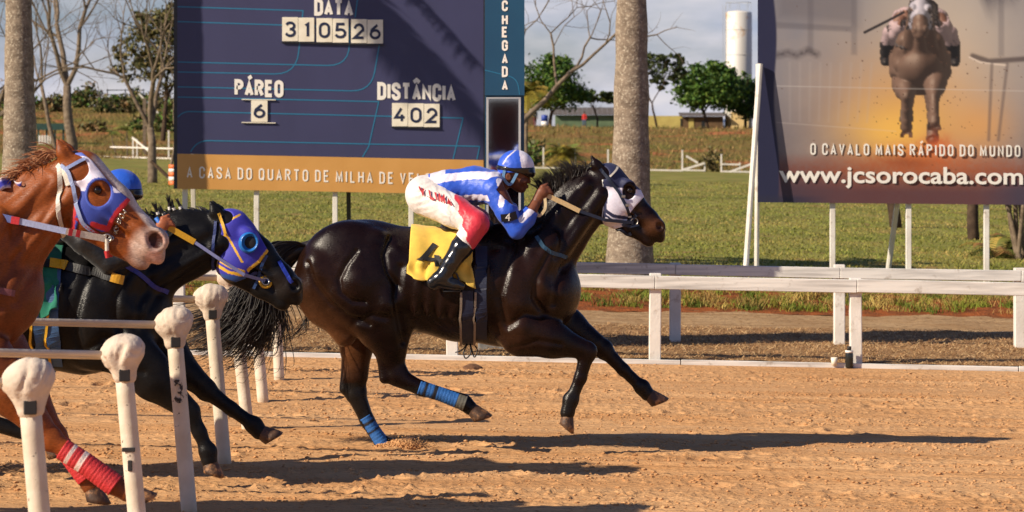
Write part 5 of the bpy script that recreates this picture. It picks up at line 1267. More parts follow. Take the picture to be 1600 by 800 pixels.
# ------------------------------------------------------------------ riders
m_skin = mat('skin', srgb(122, 72, 48), srgb(104, 60, 40), scale=30, rough=.5, spec=.4, bump=.1, bscale=200)
m_skin2 = mat('tanned_skin', srgb(166, 96, 62), srgb(146, 82, 52), scale=30, rough=.5, spec=.4)
m_silk = attr_mat('racing_silk', rough=.48, noise=.05, nscale=25, bump=.55, bscale=22, bdist=.012, sheen=.15)
m_boot = mat('boot_leather', (.010, .010, .011), rough=.18, bump=.35, bscale=26, scale=10, coat=.3, bdist=.01)
m_lens = mat('goggle_black', (.012, .010, .010), rough=.12)
def rider(h, M, label, silk, pants, helmet, band, skin, hands_only=False, head_up=0.0, knee_red=True, root_px=(700, 352)):
    """M(px, py, off): pixels of the leading rider -> place"""
    root = empty('person', M(*root_px), label, 'person')
    dhx, dhy = (head_up if not np.isscalar(head_up) else (0, 0))
    M0 = M(0, 0)
    Hh = lambda a, b, o=0: (M0[0] + (a + dhx)/U, M0[1] + o, M0[2] - (b + dhy)/U)
    lo = np.array(M(628, 462, -.5)) - [0, 0, .05]; hi = np.array(M(872 + max(dhx, 0), 225 + min(dhy, 0), .5)); d = M(0, 0)[1]
    ci = R(-8)
    def torso(s, i=0):
        s.chain([M(662, 302), M(700, 294), M(742, 290), M(768, 291)], [r(25) + i, r(23.5) + i, r(25.5) + i, r(22) + i], .03, [1.28, 1.3, 1.4])
        for sd_ in (-1, 1): s.ell(M(764, 293, sd_*.13), (r(24) + i, .075 + i, r(22) + i), -.3, .03)
    def seat(s, i=0):
        s.chain([M(662, 302), M(692, 296)], [r(25) + i, r(23) + i], .03, 1.3)
        for sd_ in (-1, 1): s.ell(M(659, 306, sd_*.075), (r(21) + i, .095 + i, r(24) + i), .3, .03)
    def arms(s, i=0, hand=True):
        for sd_ in (-1, 1):
            s.chain([M(772, 296, sd_*.185), M(792, 330, sd_*.235), M(807, 358, sd_*.235)], [r(17) + i, r(13.5) + i, r(11) + i], .025); s.chain([M(807, 357, sd_*.235), M(822, 341, sd_*.205), M(836, 320, sd_*.165)], [r(11.5) + i, r(11) + i, r(7) + i], .015)
    def legs(s, i=0, low=True):
        for sd_ in (-1, 1):
            s.chain([M(668, 310, sd_*.09), M(712, 330, sd_*.20), M(745, 346, sd_*.285)], [r(25) + i, r(21.5) + i, r(16.5) + i], .025, .95); s.cone(M(746, 348, sd_*.285), M(722, 384, sd_*.325), r(16) + i, r(14.5) + i, .02)
            if low: s.cone(M(722, 384, sd_*.325), M(695, 425, sd_*.345), r(14.5) + i, r(9) + i, .02)
    s = Solid(lo, hi, .0058)
    torso(s); seat(s); arms(s); legs(s)
    s.cone(M(772, 288), Hh(798, 276), r(16), r(14), .03)                               # neck
    s.ell(Hh(806, 262), (r(25), .074, r(24)), -.2, .02); s.ell(Hh(811, 280), (r(14), .055, r(19)), -.25, .02); s.ell(Hh(814, 295), (r(8), .032, r(6.5)), -.2, .015)   # skull, jaw, chin
    s.ell(Hh(825, 273), (r(4), .05, r(4)), 0, .012)
    s.cone(Hh(823.5, 276), Hh(827, 283.5), .008, .0115, .012); s.ell(Hh(824, 290), (r(2.4), .020, r(1.6)), 0, .008); s.ell(Hh(823.5, 293), (r(2.4), .018, r(1.6)), 0, .007)
    for sd_ in (-1, 1):
        s.ell(Hh(827, 278, sd_*.032), (r(3), .014, r(2.2)), 0, .006, '-'); s.ell(Hh(818, 283, sd_*.045), (r(6), .018, r(5)), 0, .015)
        s.ell(Hh(794, 276, sd_*.076), (r(5), .014, r(7)), .2, .008); s.ell(Hh(795, 276, sd_*.090), (r(2.6), .008, r(4)), .2, .006, '-')
        # hand closed round the rein: palm, four curled fingers, thumb
        o = sd_*.155; iy = -sd_
        s.cone(M(835, 320, o), M(846, 301, o), .026, .033, .012, .62); s.ell(M(848, 300, o), (.034, .020, .036), 0, .01)
        for k in range(4):
            t = k/3; kx, ky = 847 + 9*t, 291 + 9*t
            a = np.array(M(kx, ky, o)); ln = (.9, 1.0, .95, .78)[k]
            b = a + np.array([.026*ln, iy*.006, .010*(1-t)]); c = b + np.array([.010*ln, iy*.026*ln, -.018*ln]); e = c + np.array([-.022*ln, iy*.010*ln, -.010*ln])
            s.cone(a, b, .0105, .0098, .004); s.cone(b, c, .0098, .0090, .003); s.cone(c, e, .0090, .0078, .003)
        a = np.array(M(841, 304, o - iy*.0)); b = np.array(M(846, 291, o + iy*.012)); c = np.array(M(855, 287, o + iy*.022)); s.cone(a, b, .013, .011, .006); s.cone(b, c, .011, .009, .004)
    V, Fc = s.skin(); V = relax(V, Fc, 1); mesh_obj('body', V, Fc, skin, root, True)
    # silks
    s = Solid(lo, hi, .0046); torso(s, .016); arms(s, .011)
    xz = lambda a, b: M(a, b)[::2]
    s.clip_poly([xz(*p) for p in ((664, 255), (790, 255), (786, 280), (776, 296), (790, 310), (800, 318), (822, 322), (834, 328), (845, 338), (830, 380), (790, 385), (770, 340), (740, 332), (708, 322), (676, 296))])
    V, Fc = s.skin(); V = relax(V, Fc, 2)
    inv = lambda V: ((V[:, 0] - M(0, 0)[0])*U, (M(0, 0)[2] - V[:, 2])*U)
    px, py = inv(V); y = V[:, 1] - d
    nrm = .0035*np.sin(px*.55 + py*.3)*np.clip(1-np.abs(py-300)/60, 0, 1)      # soft folds
    V[:, 2] += nrm*.6
    col = silk(px, py, y); mesh_obj('silks', V, Fc, m_silk, root, True, attrs={'col': np.concatenate([col, np.ones((len(V), 1))], 1)}); stree = bvh(V, Fc)
    # breeches
    s = Solid(lo, hi, .0058); seat(s, .013); legs(s, .012, False)
    s.clip_poly([xz(*p) for p in ((630, 270), (690, 262), (720, 300), (775, 330), (775, 362), (738, 388), (712, 362), (690, 368), (630, 350))])
    V, Fc = s.skin(); V = relax(V, Fc, 2); px, py = inv(V)
    wr = .0022*np.sin(px*.55 - py*.35 + 2*fbm(px*.07, py*.07, 2)*6)*np.exp(-((px-705)/24)**2) + .002*np.sin(py*.6 + px*.2 + 5*fbm(px*.05, py*.05, 2))*np.exp(-((px-660)/16)**2); V[:, 1] -= np.sign(d - V[:, 1])*wr; V[:, 2] += wr*.5
    col = pants(px, py); bre = mesh_obj('breeches', V, Fc, m_silk, root, True, attrs={'col': np.concatenate([col, np.ones((len(V), 1))], 1)}); btree = bvh(V, Fc)
    # boots
    for sd_ in (-1, 1):
        bl = np.array(M(662, 462, sd_*.34)) - np.array([0, .13, 0]); bh = np.array(M(762, 348, sd_*.31)) + np.array([0, .14, 0])
        s = Solid(bl, bh, .006); s.chain([M(741, 356, sd_*.295), M(722, 384, sd_*.325), M(706, 408, sd_*.34), M(694, 428, sd_*.348)], [r(18), r(17), r(13.5), r(12.5)], .015)
        s.cone(M(688, 433, sd_*.35), M(712, 440, sd_*.352), r(13.5), r(9.5), .015, .85); s.cone(M(712, 440, sd_*.352), M(722, 443, sd_*.352), r(9.5), r(6.5), .01, .95); s.ell(M(680, 438, sd_*.35), (r(11), .034, r(11)), 0, .01)
        a, b = M(727, 352), M(757, 370); nz_ = np.array([b[2]-a[2], 0, -(b[0]-a[0])])*-1
        s.half(np.array(M(742, 361)), (M(741, 356)[0] - M(722, 384)[0], 0, M(741, 356)[2] - M(722, 384)[2])); s.half(np.array(M(700, 449.5)), (.06, 0, -1))
        V, Fc = s.skin(); bo = mesh_obj('boot', relax(V, Fc, 1), Fc, m_boot, root, True)
        so = MB(); a = np.array(M(672, 449.5, sd_*.35)); so.beam(M(669, 449, sd_*.35), M(684, 450, sd_*.35), .062, .016, .004); so.beam(M(686, 449.5, sd_*.352), M(724, 449.5, sd_*.352), .07, .008, .003)
    # helmet, peak, goggles, chin strap
    s = Solid(np.array(Hh(768, 292, -.14)), np.array(Hh(848, 226, .14)), .0055); s.ell(Hh(806, 262), (r(29), .098, r(28)), -.12, .01)
    s.half(Hh(806, 269), (.10, 0, -1)); V, Fc = s.skin(); px, py = inv(relax(V, Fc, 2)); hp = mesh_obj('helmet_cover', V, Fc, m_silk, root, True, attrs={'col': np.concatenate([helmet(px - dhx, py - dhy, V[:, 1] - d), np.ones((len(V), 1))], 1)})
    s = Solid(np.array(Hh(768, 292, -.14)), np.array(Hh(848, 226, .14)), .0055); s.ell(Hh(806, 262), (r(30), .101, r(29)), -.12, .01); s.ell(Hh(828, 270), (r(9), .072, r(7)), -.3, .015)
    s.clip_poly([Hh(*p)[::2] for p in ((770, 256), (800, 262), (818, 262), (842, 261), (842, 279), (826, 277), (814, 271), (800, 268), (770, 264))]); V, Fc = s.skin(); mesh_obj('goggles', relax(V, Fc, 1), Fc, m_lens, root, True)
    for sd_ in (-1, 1): ribbon(bez([Hh(788, 266, sd_*.088), Hh(787, 278, sd_*.082), Hh(797, 288, sd_*.072), Hh(808, 270, sd_*.088)], 5), .018, .006, 'chin_strap', band, root)
    return root, stree, btree
cb, cw_ = np.array(srgb(40, 86, 200)), np.array(srgb(226, 220, 232))
def spine_off(px, py):
    yc = np.interp(px, [640, 662, 700, 742, 768], [306, 302, 294, 290, 291]); return yc - py
def silk1(px, py, y):
    o = spine_off(px, py); c = np.tile(cb, (len(px), 1))
    tor = (seg(px, py, [(775, 292), (792, 330), (807, 358)]) > 17) | (np.abs(y) < .15)
    tor &= px < 790
    w_ = tor & (((o < 23) & (o > 11)) | ((o < -13) & (o > -22)))
    c[w_] = cw_
    top = tor & (o > 23) & (np.floor(px/24) % 2 == 0) & (px < 700); c[top] = cw_*.95
    sh = (seg(px, py, [(780, 282), (786, 300), (783, 318)]) < 4.5) & (py < 322); c[sh & (np.abs(y) > .08)] = cw_
    c[seg(px, py, [(815, 341), (830, 327)]) < 5.0] = cw_
    bd_ = (seg(px, py, [(786, 338), (803, 332)]) < 2.5); c[bd_] = srgb(24, 24, 34)
    return c
def pants1(px, py):
    c = np.tile(np.array(srgb(232, 222, 214)), (len(px), 1)); red = (px - 716) > (py - 318)*.30 + 2*np.sin(py*.3); c[red] = srgb(206, 44, 62); c[(px < 735) & (py > 352) & red & (px < 716)] = srgb(232, 222, 214); return c
def helm1(px, py, y):
    c = np.tile(cb, (len(px), 1)); fr = (px > 815 + (py-262)*.15); c[fr] = cw_; c[seg(px, py, [(806, 234), (793, 245), (786, 256)]) < 1.0] = cw_*.8; return c
lt = nylon((120, 168, 214))
M1 = lambda a, b, o=0: (lead(a, b)[0], D1 + o, lead(a, b)[1])
r1, st1, bt1 = rider(h1, M1, 'crouching jockey in blue and white silks and white breeches with red knees', silk1, pants1, helm1, lt, m_skin)
stx, wd = strokes('V.LIMA', .25, .5, .14); m_redink = mat('red_print', srgb(176, 28, 40), rough=.6)
for i, (v, f) in enumerate(stx):
    decal(bt1, v, f, lambda a, b: tuple(h1.q(655 + a/wd*52 + (1-b)*4, 305 + a/wd*18 - b*15)), 'lettering', m_redink, [o for o in r1.children if o.name.startswith('breeches')][0], -1, h1.d, .011 + .0008*i, .006)
# armband with number on the near sleeve
strap(st1, [h1.q(*p) for p in ((784, 338), (795, 338), (806, 334))], .05, 'armband', nylon((20, 22, 32)), r1, -1, h1.d, .005, .003)
v_, f_ = text2d('4', 0); vw = v_[:, 0].max(); vh = v_[:, 1].max()
decal(st1, [tuple(q) for q in v_], f_, lambda a, b: tuple(h1.q(790 + a/vw*7, 342 - b/vh*11)), 'armband_numeral', m_print, r1, -1, h1.d, .011, .02)

T2 = h2.q(258, 350) - lead(846, 300)
def M2(a, b, o=0):                       # sits further back than the leading rider
    t = min(max((a - 772)/60, 0), 1) if a else 1
    return (lead(a, b)[0] + T2[0] - .30*(1 - t), h2.d + o, lead(a, b)[1] + T2[1] + .04*(1 - t))
plain = lambda c: (lambda px, py, y=None: np.tile(np.array(srgb(*c)), (len(px), 1)))
ht_ = (h2.q(189, 293) - (lead(806, 260) + T2))*U
r2, st2, bt2 = rider(h2, M2, 'jockey with a bright blue helmet riding the black horse, mostly hidden', plain((16, 16, 18)), plain((226, 222, 216)), plain((28, 88, 200)), nylon((40, 60, 120)), m_skin2, head_up=(ht_[0], -ht_[1]))
T3 = h3.q(0, 318) - lead(846, 300)
M3 = lambda a, b, o=0: (lead(a, b)[0] + T3[0] - .02, h3.d + o, lead(a, b)[1] + T3[1])
def silk3(px, py, y):
    c = np.tile(np.array(srgb(54, 60, 170)), (len(px), 1)); c[np.floor((px - py)/9) % 3 == 0] = srgb(226, 220, 226); return c
T3b = np.array([h3.q(-60, 300)[0] - lead(846, 300)[0], h3.q(-60, 300)[1] - lead(846, 300)[1]])
M3 = lambda a, b, o=0: (lead(a, b)[0] + T3b[0], h3.d + o, lead(a, b)[1] + T3b[1])
r3, st3, bt3 = rider(h3, M3, 'jockey of the chestnut horse at the left edge, in blue and white silks', silk3, plain((226, 222, 216)), plain((52, 58, 170)), lt, m_skin2)
# a fluttering sleeve ribbon of the nearest rider shows over the chestnut's neck
V, Fc = [], []
for i in range(26):
    t = i/25; p = Vector(h3.P(-14 + 52*t, 290 - 4*t + 3*math.sin(t*9), -.05)); wdt = .045*(1-.75*t)
    for u in (-1, -.3, .3, 1): V.append(p + Vector((0, .03*math.sin(t*11 + u), wdt*u)))
    if i:
        for j in range(3): a = 4*(i-1)+j; Fc.append((a, a+1, a+5, a+4))
cc = np.array([list(srgb(*((54, 58, 176) if j in (1, 2) else (224, 208, 206)))) + [1] for i in range(26) for j in range(4)])
o = mesh_obj('sleeve_tail', V, Fc, m_silk, r3, True, attrs={'col': cc}); o.modifiers.new('thickness', 'SOLIDIFY').thickness = .003

# reins -----------------------------------------------------------------------
def bit(h, t, q_, sd_): p, n = hit(t, *h.q(*q_), sd_, h.d); return p + n*.016
rt = h1.root
for sd_ in (-1, 1):
    A = Vector(M1(853, 304, sd_*.15)); E = bit(h1, t1, (988, 349), sd_); mid = Vector(h1.P(905, 329, sd_*.135)); m2_ = Vector(h1.P(945, 343, sd_*.115))
    ribbon([A, A.lerp(mid, .5) + Vector((0, 0, .002)), mid], .030, .010, 'rein_grip', nylon((214, 184, 134)), rt); ribbon([mid, m2_, E], .020, .006, 'rein', nb, rt)
    ribbon(bez([Vector(M1(851, 307, sd_*.16)), Vector(M1(851, 325, sd_*.18)), Vector(M1(842, 336, sd_*.18)), Vector(M1(838, 330, sd_*.17))], 6), .018, .006, 'rein_loop', nylon((214, 190, 146)), rt)
rt = h2.root
for sd_ in (-1, 1):
    A = Vector(M2(853, 302, sd_*.15)); E = bit(h2, t2, (414, 440), sd_); mid = Vector(h2.P(308, 377, sd_*.125)); m2_ = Vector(h2.P(345, 402, sd_*.13))
    ribbon([A, mid], .034, .010, 'rein_grip', nylon((222, 168, 40)), rt); ribbon([mid, m2_, Vector(h2.P(385, 428, sd_*.12)), E], .018, .006, 'rein', nylon((120, 124, 170)), rt)
MB().tube([M2(838, 290, -.16), M2(846, 302, -.16), M2(853, 316, -.155)], .012, 8).build('whip_grip', nylon((40, 110, 200)), r2, True)
rt = h3.root
for sd_ in (-1, 1):
    E = bit(h3, t3, (168, 372), sd_); pts = [Vector(h3.P(-30, 328, sd_*.17)), Vector(h3.P(30, 342, sd_*.17)), Vector(h3.P(110, 360, sd_*.14)), E]
    ribbon(pts[:2], .034, .008, 'rein', nylon((96, 110, 170)), rt); ribbon(pts[1:3], .030, .008, 'rein', nylon((176, 186, 222)), rt); ribbon(pts[2:], .032, .009, 'rein_end', nw, rt)
    for t in (.06, .25): ribbon([pts[2].lerp(E, t), pts[2].lerp(E, t + .1)], .034, .012, 'rein_band', nylon((196, 40, 50)), rt)
    ribbon([pts[1] - Vector((.01, 0, 0)), pts[1] + Vector((.03, 0, -.006))], .036, .011, 'rein_band', nylon((196, 40, 50)), rt)

# ------------------------------------------------------------------ advertising hoarding (printed banner)
ad = empty('advertising_hoarding', (B(1450, 0).x, BD, G(6)), 'advertising banner printed with a galloping racehorse and web address on white legs', 'billboard')
nx, ny = 380, 280
px = np.linspace(1184, 1690, nx); py = np.linspace(-46, 316, ny); PX, PY = np.meshgrid(px, py)
C = np.zeros((ny, nx, 3))
def S(*c): return np.array(srgb(*c))
def over(mask, col, a=1.0):
    global C
    mk = (np.clip(mask, 0, 1)*a)[..., None]; C = C*(1-mk) + np.asarray(col)*mk
def gauss(cx, cy, sx, sy): return np.exp(-((PX-cx)/sx)**2 - ((PY-cy)/sy)**2)
def poly(pts, soft=1.6):
    pts = np.array(pts, float); ins = np.zeros(PX.shape, bool); dm = np.full(PX.shape, 1e9); n = len(pts)
    for i in range(n):
        (xa, ya), (xb, yb) = pts[i], pts[(i+1) % n]
        c = ((ya > PY) != (yb > PY)) & (PX < (xb-xa)*(PY-ya)/((yb-ya) or 1e-9) + xa); ins ^= c
        ex, ey = xb-xa, yb-ya; t = np.clip(((PX-xa)*ex + (PY-ya)*ey)/(ex*ex+ey*ey+1e-9), 0, 1)
        dm = np.minimum(dm, np.hypot(PX-xa-t*ex, PY-ya-t*ey))
    return np.clip(.5 + np.where(ins, dm, -dm)/soft, 0, 1)
def stroke(pts, wd, soft=1.4):
    dm = np.full(PX.shape, 1e9)
    for (xa, ya), (xb, yb) in zip(pts, pts[1:]):
        ex, ey = xb-xa, yb-ya; t = np.clip(((PX-xa)*ex + (PY-ya)*ey)/(ex*ex+ey*ey+1e-9), 0, 1); dm = np.minimum(dm, np.hypot(PX-xa-t*ex, PY-ya-t*ey))
    return np.clip(.5 + (wd/2 - dm)/soft, 0, 1)
nz = fbm(PX*.02, PY*.02, 5); nf = fbm(PX*.25 + 9, PY*.25, 3)
C[:] = S(124, 124, 134); over(np.clip((PY - 130)/150, 0, 1), S(96, 88, 94)); over(np.clip(nz*2-.6, 0, 1)*.5, S(150, 140, 136))
over(gauss(1470, 60, 130, 150), S(196, 182, 166), .85); over(gauss(1420, 170, 120, 90), S(216, 160, 86), .85); over(gauss(1400, 205, 70, 40), S(246, 192, 84), .8); over(gauss(1530, 195, 50, 40), S(226, 160, 80), .6)
for k in range(9): over(poly([(1232+k*16, 96), (1236+k*16, 96), (1236+k*15, 190), (1233+k*15, 190)], 3), S(176, 168, 164), .18)
for xx in (1262, 1330, 1560): over(poly([(xx, -46), (xx+9, -46), (xx+9, 84), (xx, 84)], 4), S(80, 76, 84), .35)
over(poly([(1212, -46), (1340, -46), (1340, 40), (1212, 30)], 25), S(92, 86, 92), .5); over(poly([(1212,34),(1330,40),(1330,48),(1212,44)],4), S(78,74,82), .4)
over(stroke([(1214, 86), (1232, 82), (1245, 86), (1262, 78), (1276, 84)], 9, 9)*(.4+nf), S(66, 58, 62), .8); over(stroke([(1520, 84), (1545, 92), (1575, 90), (1600, 88), (1690, 96)], 8, 4), S(72, 60, 60), .8)
over(stroke([(1515, 86), (1532, 94), (1550, 96), (1572, 98)], 2.5, 2), S(224, 206, 190), .8)
for xa, xb in ((1574, 1560), (1550, 1545), (1640, 1632)): over(stroke([(xa, 96), (xb, 215)], 5, 3), S(96, 84, 82), .6)
over(np.clip((PY - 238)/26, 0, 1)*(.55 + .6*nf), S(134, 72, 46)); over(gauss(1440, 252, 120, 20)*(.5+nf), S(176, 92, 50), .8); over(np.clip((PY-268)/30, 0, 1), S(84, 54, 60), .85); over(np.clip((PY-230)/60, 0, 1)*np.clip((1330-PX)/120, 0, 1), S(58, 50, 66), .85); over(np.clip((PY-262)/30,0,1)*np.clip((PX-1530)/60,0,1), S(60,56,74), .8)
over(gauss(1425, 250, 34, 10)*(.6+nf), S(120, 44, 24), .9)
# the printed horse and rider: the race picture seen head on
def splat(objs, cx, gy, sc_, xref):
    zb = np.full((ny, nx), -1e9); out = np.zeros((ny, nx, 3)); hitm = np.zeros((ny, nx), bool)
    lt_ = np.array([.35, -.62, .70]); lt_ /= np.linalg.norm(lt_)
    for o, colr in objs:
        me = o.data; n_ = len(me.vertices); co = np.empty(n_*3); me.vertices.foreach_get('co', co); co = co.reshape(-1, 3) + np.array(WL[o])
        nr = np.empty(n_*3); me.vertex_normals.foreach_get('vector', nr); nr = nr.reshape(-1, 3)
        f_ = nr[:, 0] > -.15; co, nr = co[f_], nr[f_]
        pk = 9/(9 + (xref - co[:, 0])); u = cx + (co[:, 1] - D1)*sc_*1.3*pk; v = gy - (co[:, 2] - .9)*sc_*pk - .9*sc_
        ix = np.round((u - px[0])/(px[1]-px[0])).astype(int); iy = np.round((v - py[0])/(py[1]-py[0])).astype(int)
        lam = np.clip(nr@lt_, 0, 1); hv = lt_ + np.array([1, 0, 0]); hv /= np.linalg.norm(hv); sp_ = np.clip(nr@hv, 0, 1)**18
        rim = np.clip(np.abs(nr[:, 1]) - .55, 0, 1)*.5
        c_ = np.array(srgb(*colr))*(.16 + 1.1*lam)[:, None] + (sp_*.22 + rim*.08)[:, None]*np.array([1, .85, .68])
        for ddx in (-1, 0, 1):
            for ddy in (-1, 0, 1):
                X_, Y_ = ix + ddx, iy + ddy; ok = (X_ >= 0) & (X_ < nx) & (Y_ >= 0) & (Y_ < ny); dep = co[:, 0] - .015*(abs(ddx) + abs(ddy))
                o_ = np.argsort(dep[ok]); X2, Y2, d2, c2 = X_[ok][o_], Y_[ok][o_], dep[ok][o_], c_[ok][o_]
                tmp = np.full((ny, nx), -1e9); tmp[Y2, X2] = d2; tc2 = np.zeros((ny, nx, 3)); tc2[Y2, X2] = c2
                better = tmp > zb; zb[better] = tmp[better]; out[better] = tc2[better]; hitm |= better
    return out, hitm
def mcol(o):
    nm = o.data.materials[0].name
    for k_, c_ in (('skin', (150, 104, 84)), ('bay', (126, 98, 82)), ('hair', (44, 36, 34)), ('horn', (86, 62, 50)), ('hood', (196, 190, 200)), ('silk', (206, 178, 178)), ('boot', (44, 40, 42)), ('goggle', (30, 28, 30)), ('bandage', (110, 92, 80)), ('saddle', (120, 100, 90))):
        if k_ in nm: return c_
    return (70, 62, 62)
objs = [(o, mcol(o)) for o in list(h1.root.children) + list(r1.children) if o.type == 'MESH' and not o.name.startswith('tail')]
out, hm = splat(objs, 1438, 238, 136, h1.Hd(1038, 0)[0])
hmf = hm.astype(float)
for _ in range(1):
    for ax_ in (0, 1):
        hmf = (np.roll(hmf, 1, ax_) + 2*hmf + np.roll(hmf, -1, ax_))/4; out = np.where(hm[..., None], (np.roll(out, 1, ax_) + 4*out + np.roll(out, -1, ax_))/6, out)
over(hmf*np.where(hm, 1, 0), out)
over(gauss(1440, 236, 46, 20)*(.45 + nf), S(206, 120, 62), .75); over(gauss(1468, 226, 22, 20)*(.4 + nf), S(196, 78, 34), .7)
over(stroke([(1351, 49), (1388, 30), (1412, 17)], 4.2, 1.5), S(44, 38, 40))
for k in range(160):
    cx, cy = rng.normal(1450, 90), rng.normal(150, 60); over(((np.abs(PX-cx) < .9) & (np.abs(PY-cy) < .8)).astype(float), S(90, 60, 44), .7)
over(stroke([(1214, 134), (1600, 138), (1690, 139)], 1.2, 1.5), S(220, 212, 206), .35); over(stroke([(1214, 191), (1400, 203)], 1.2, 1.5), S(220, 210, 200), .25)
over(np.clip((1211 + 3*np.sin(PY*.03) + PY*.02 - PX)/3, 0, 1), S(34, 36, 66)); over(np.clip((PY-303)/6, 0, 1)*np.clip((1300-PX)/60, 0, 1), S(40, 40, 62), .8)
Bx = (PX-800)*BD/F; Bz = H - (PY-YH)*BD/F - .010*(Bx - Bx.min())
V = np.stack([Bx, BD + .008*np.sin(Bx*2.1 + 1) + .01*fbm(Bx*.8, Bz*.8), Bz], -1).reshape(-1, 3)
i = (np.arange(ny-1)[:, None]*nx + np.arange(nx-1)[None]).ravel(); Fc = np.stack([i, i+nx, i+1+nx, i+1], 1)
m_poster = attr_mat('banner_print', rough=.5)
mesh_obj('banner', V, Fc, m_poster, ad, True, attrs={'col': np.concatenate([C.reshape(-1, 3), np.ones((nx*ny, 1))], 1)})
xl, xr = B(1184, 0).x, B(1690, 0).x
mb = MB(); mb.box(((xl+xr)/2, BD + .05, 3.0), (xr - xl - .02, .05, 3.2)); mb.build('backing', m_steel, ad)
a, b = B(1266, 242), B(1594, 246)
sign_text('O CAVALO MAIS RÁPIDO DO MUNDO', a.x, b.x, a.z, a.z + 18.5*BD/F, BD - .012, 'letter', m_print, ad, th=.15, gap=.28, space=.34, slope=-.010)
a, b = B(1217, 284), B(1598, 287); url = 'www.jcsorocaba.com'; total = text2d(url, .018)[0][:, 0].max()
for k in range(len(url)):                     # one letter at a time, set on the same line
    wl = text2d(url[k], .018)[0][:, 0].max(); end = text2d(url[:k+1], .018)[0][:, 0].max(); sc_u = (b.x - a.x)/total
    V, Fc = lettering(url[k], a.x + (end - wl)*sc_u, a.x + end*sc_u, a.z, a.z + 25*BD/F, bold=.018, y=BD - .012, th=.006)
    mesh_obj('letter', [(p[0], p[1], p[2] - .010*(p[0]-a.x)) for p in V], Fc, m_print, ad)
for pxl in (1302, 1421, 1543, 1664):
    x = B(pxl, 0).x; mb = MB(); mb.beam((x, BD + .10, G(x) - .3), (x, BD + .10, 4.3), .075, .075, .005); mb.build('leg', m_white, ad)
p, q = W(1163, 437, BD - .5), W(1190, 100, BD - .06); mb = MB(); mb.tube([(p.x, BD - .5, G(p.x) - .1), (q.x - .02, BD - .06, q.z)], .04, 8); mb.build('stay', m_white, ad)
p, q = W(1181, 437, BD + .5), W(1185, 100, BD + .1); mb = MB(); mb.tube([(p.x, BD + .4, G(p.x) - .1), (q.x, BD + .12, q.z)], .035, 8); mb.build('stay', m_white, ad)
p = W(1398, 400, BD + 1.2); mb = MB(); mb.tube([(p.x - .1, BD + 1.4, G(p.x) - .1), (p.x + .1, BD + .12, 2.6)], .04, 8); mb.build('stay', m_white, ad)


# ------------------------------------------------------------------ lane posts with padded heads, and their pipe rails
m_post = mat('weathered_white', srgb(226, 212, 192), srgb(204, 188, 164), scale=6, rough=.6, bump=.15, bscale=30, dirt=srgb(70, 48, 36), dscale=26, dlo=.66, dhi=.70)
m_bag = mat('canvas_bag', srgb(222, 204, 184), srgb(196, 178, 158), scale=9, rough=.8, bump=.5, bscale=30, dirt=srgb(150, 120, 96), dscale=12, dlo=.62, dhi=.76, bdist=.012)
m_tape = mat('black_tape', (.02, .018, .018), rough=.6); m_stencil = mat('worn_stencil', srgb(52, 46, 42), srgb(206, 192, 170), scale=42, rough=.7, lo=.50, hi=.58)
posts = [(11.0, 62, 45, 612, 'largest lane post with the widest padded head, lowest in the left corner', '8'), (13.1, 216, 192, 566, 'lane post with black smudges, second nearest the camera', None), (15.1, 298, 272, 517, 'lane post stencilled 3 beside the black horse\'s forelegs', '3'),
         (17.3, 353, 330, 476, 'lane post rising just left of the dark bay\'s tail', None), (19.3, 390, 362, 462, 'lane post half hidden under the dark bay\'s tail', None), (21.3, 413, 392, 456, 'lane post second farthest in the row, seen below the tail', None), (23.2, 437, 428, 452, 'farthest and smallest lane post, near the white rail', None)]
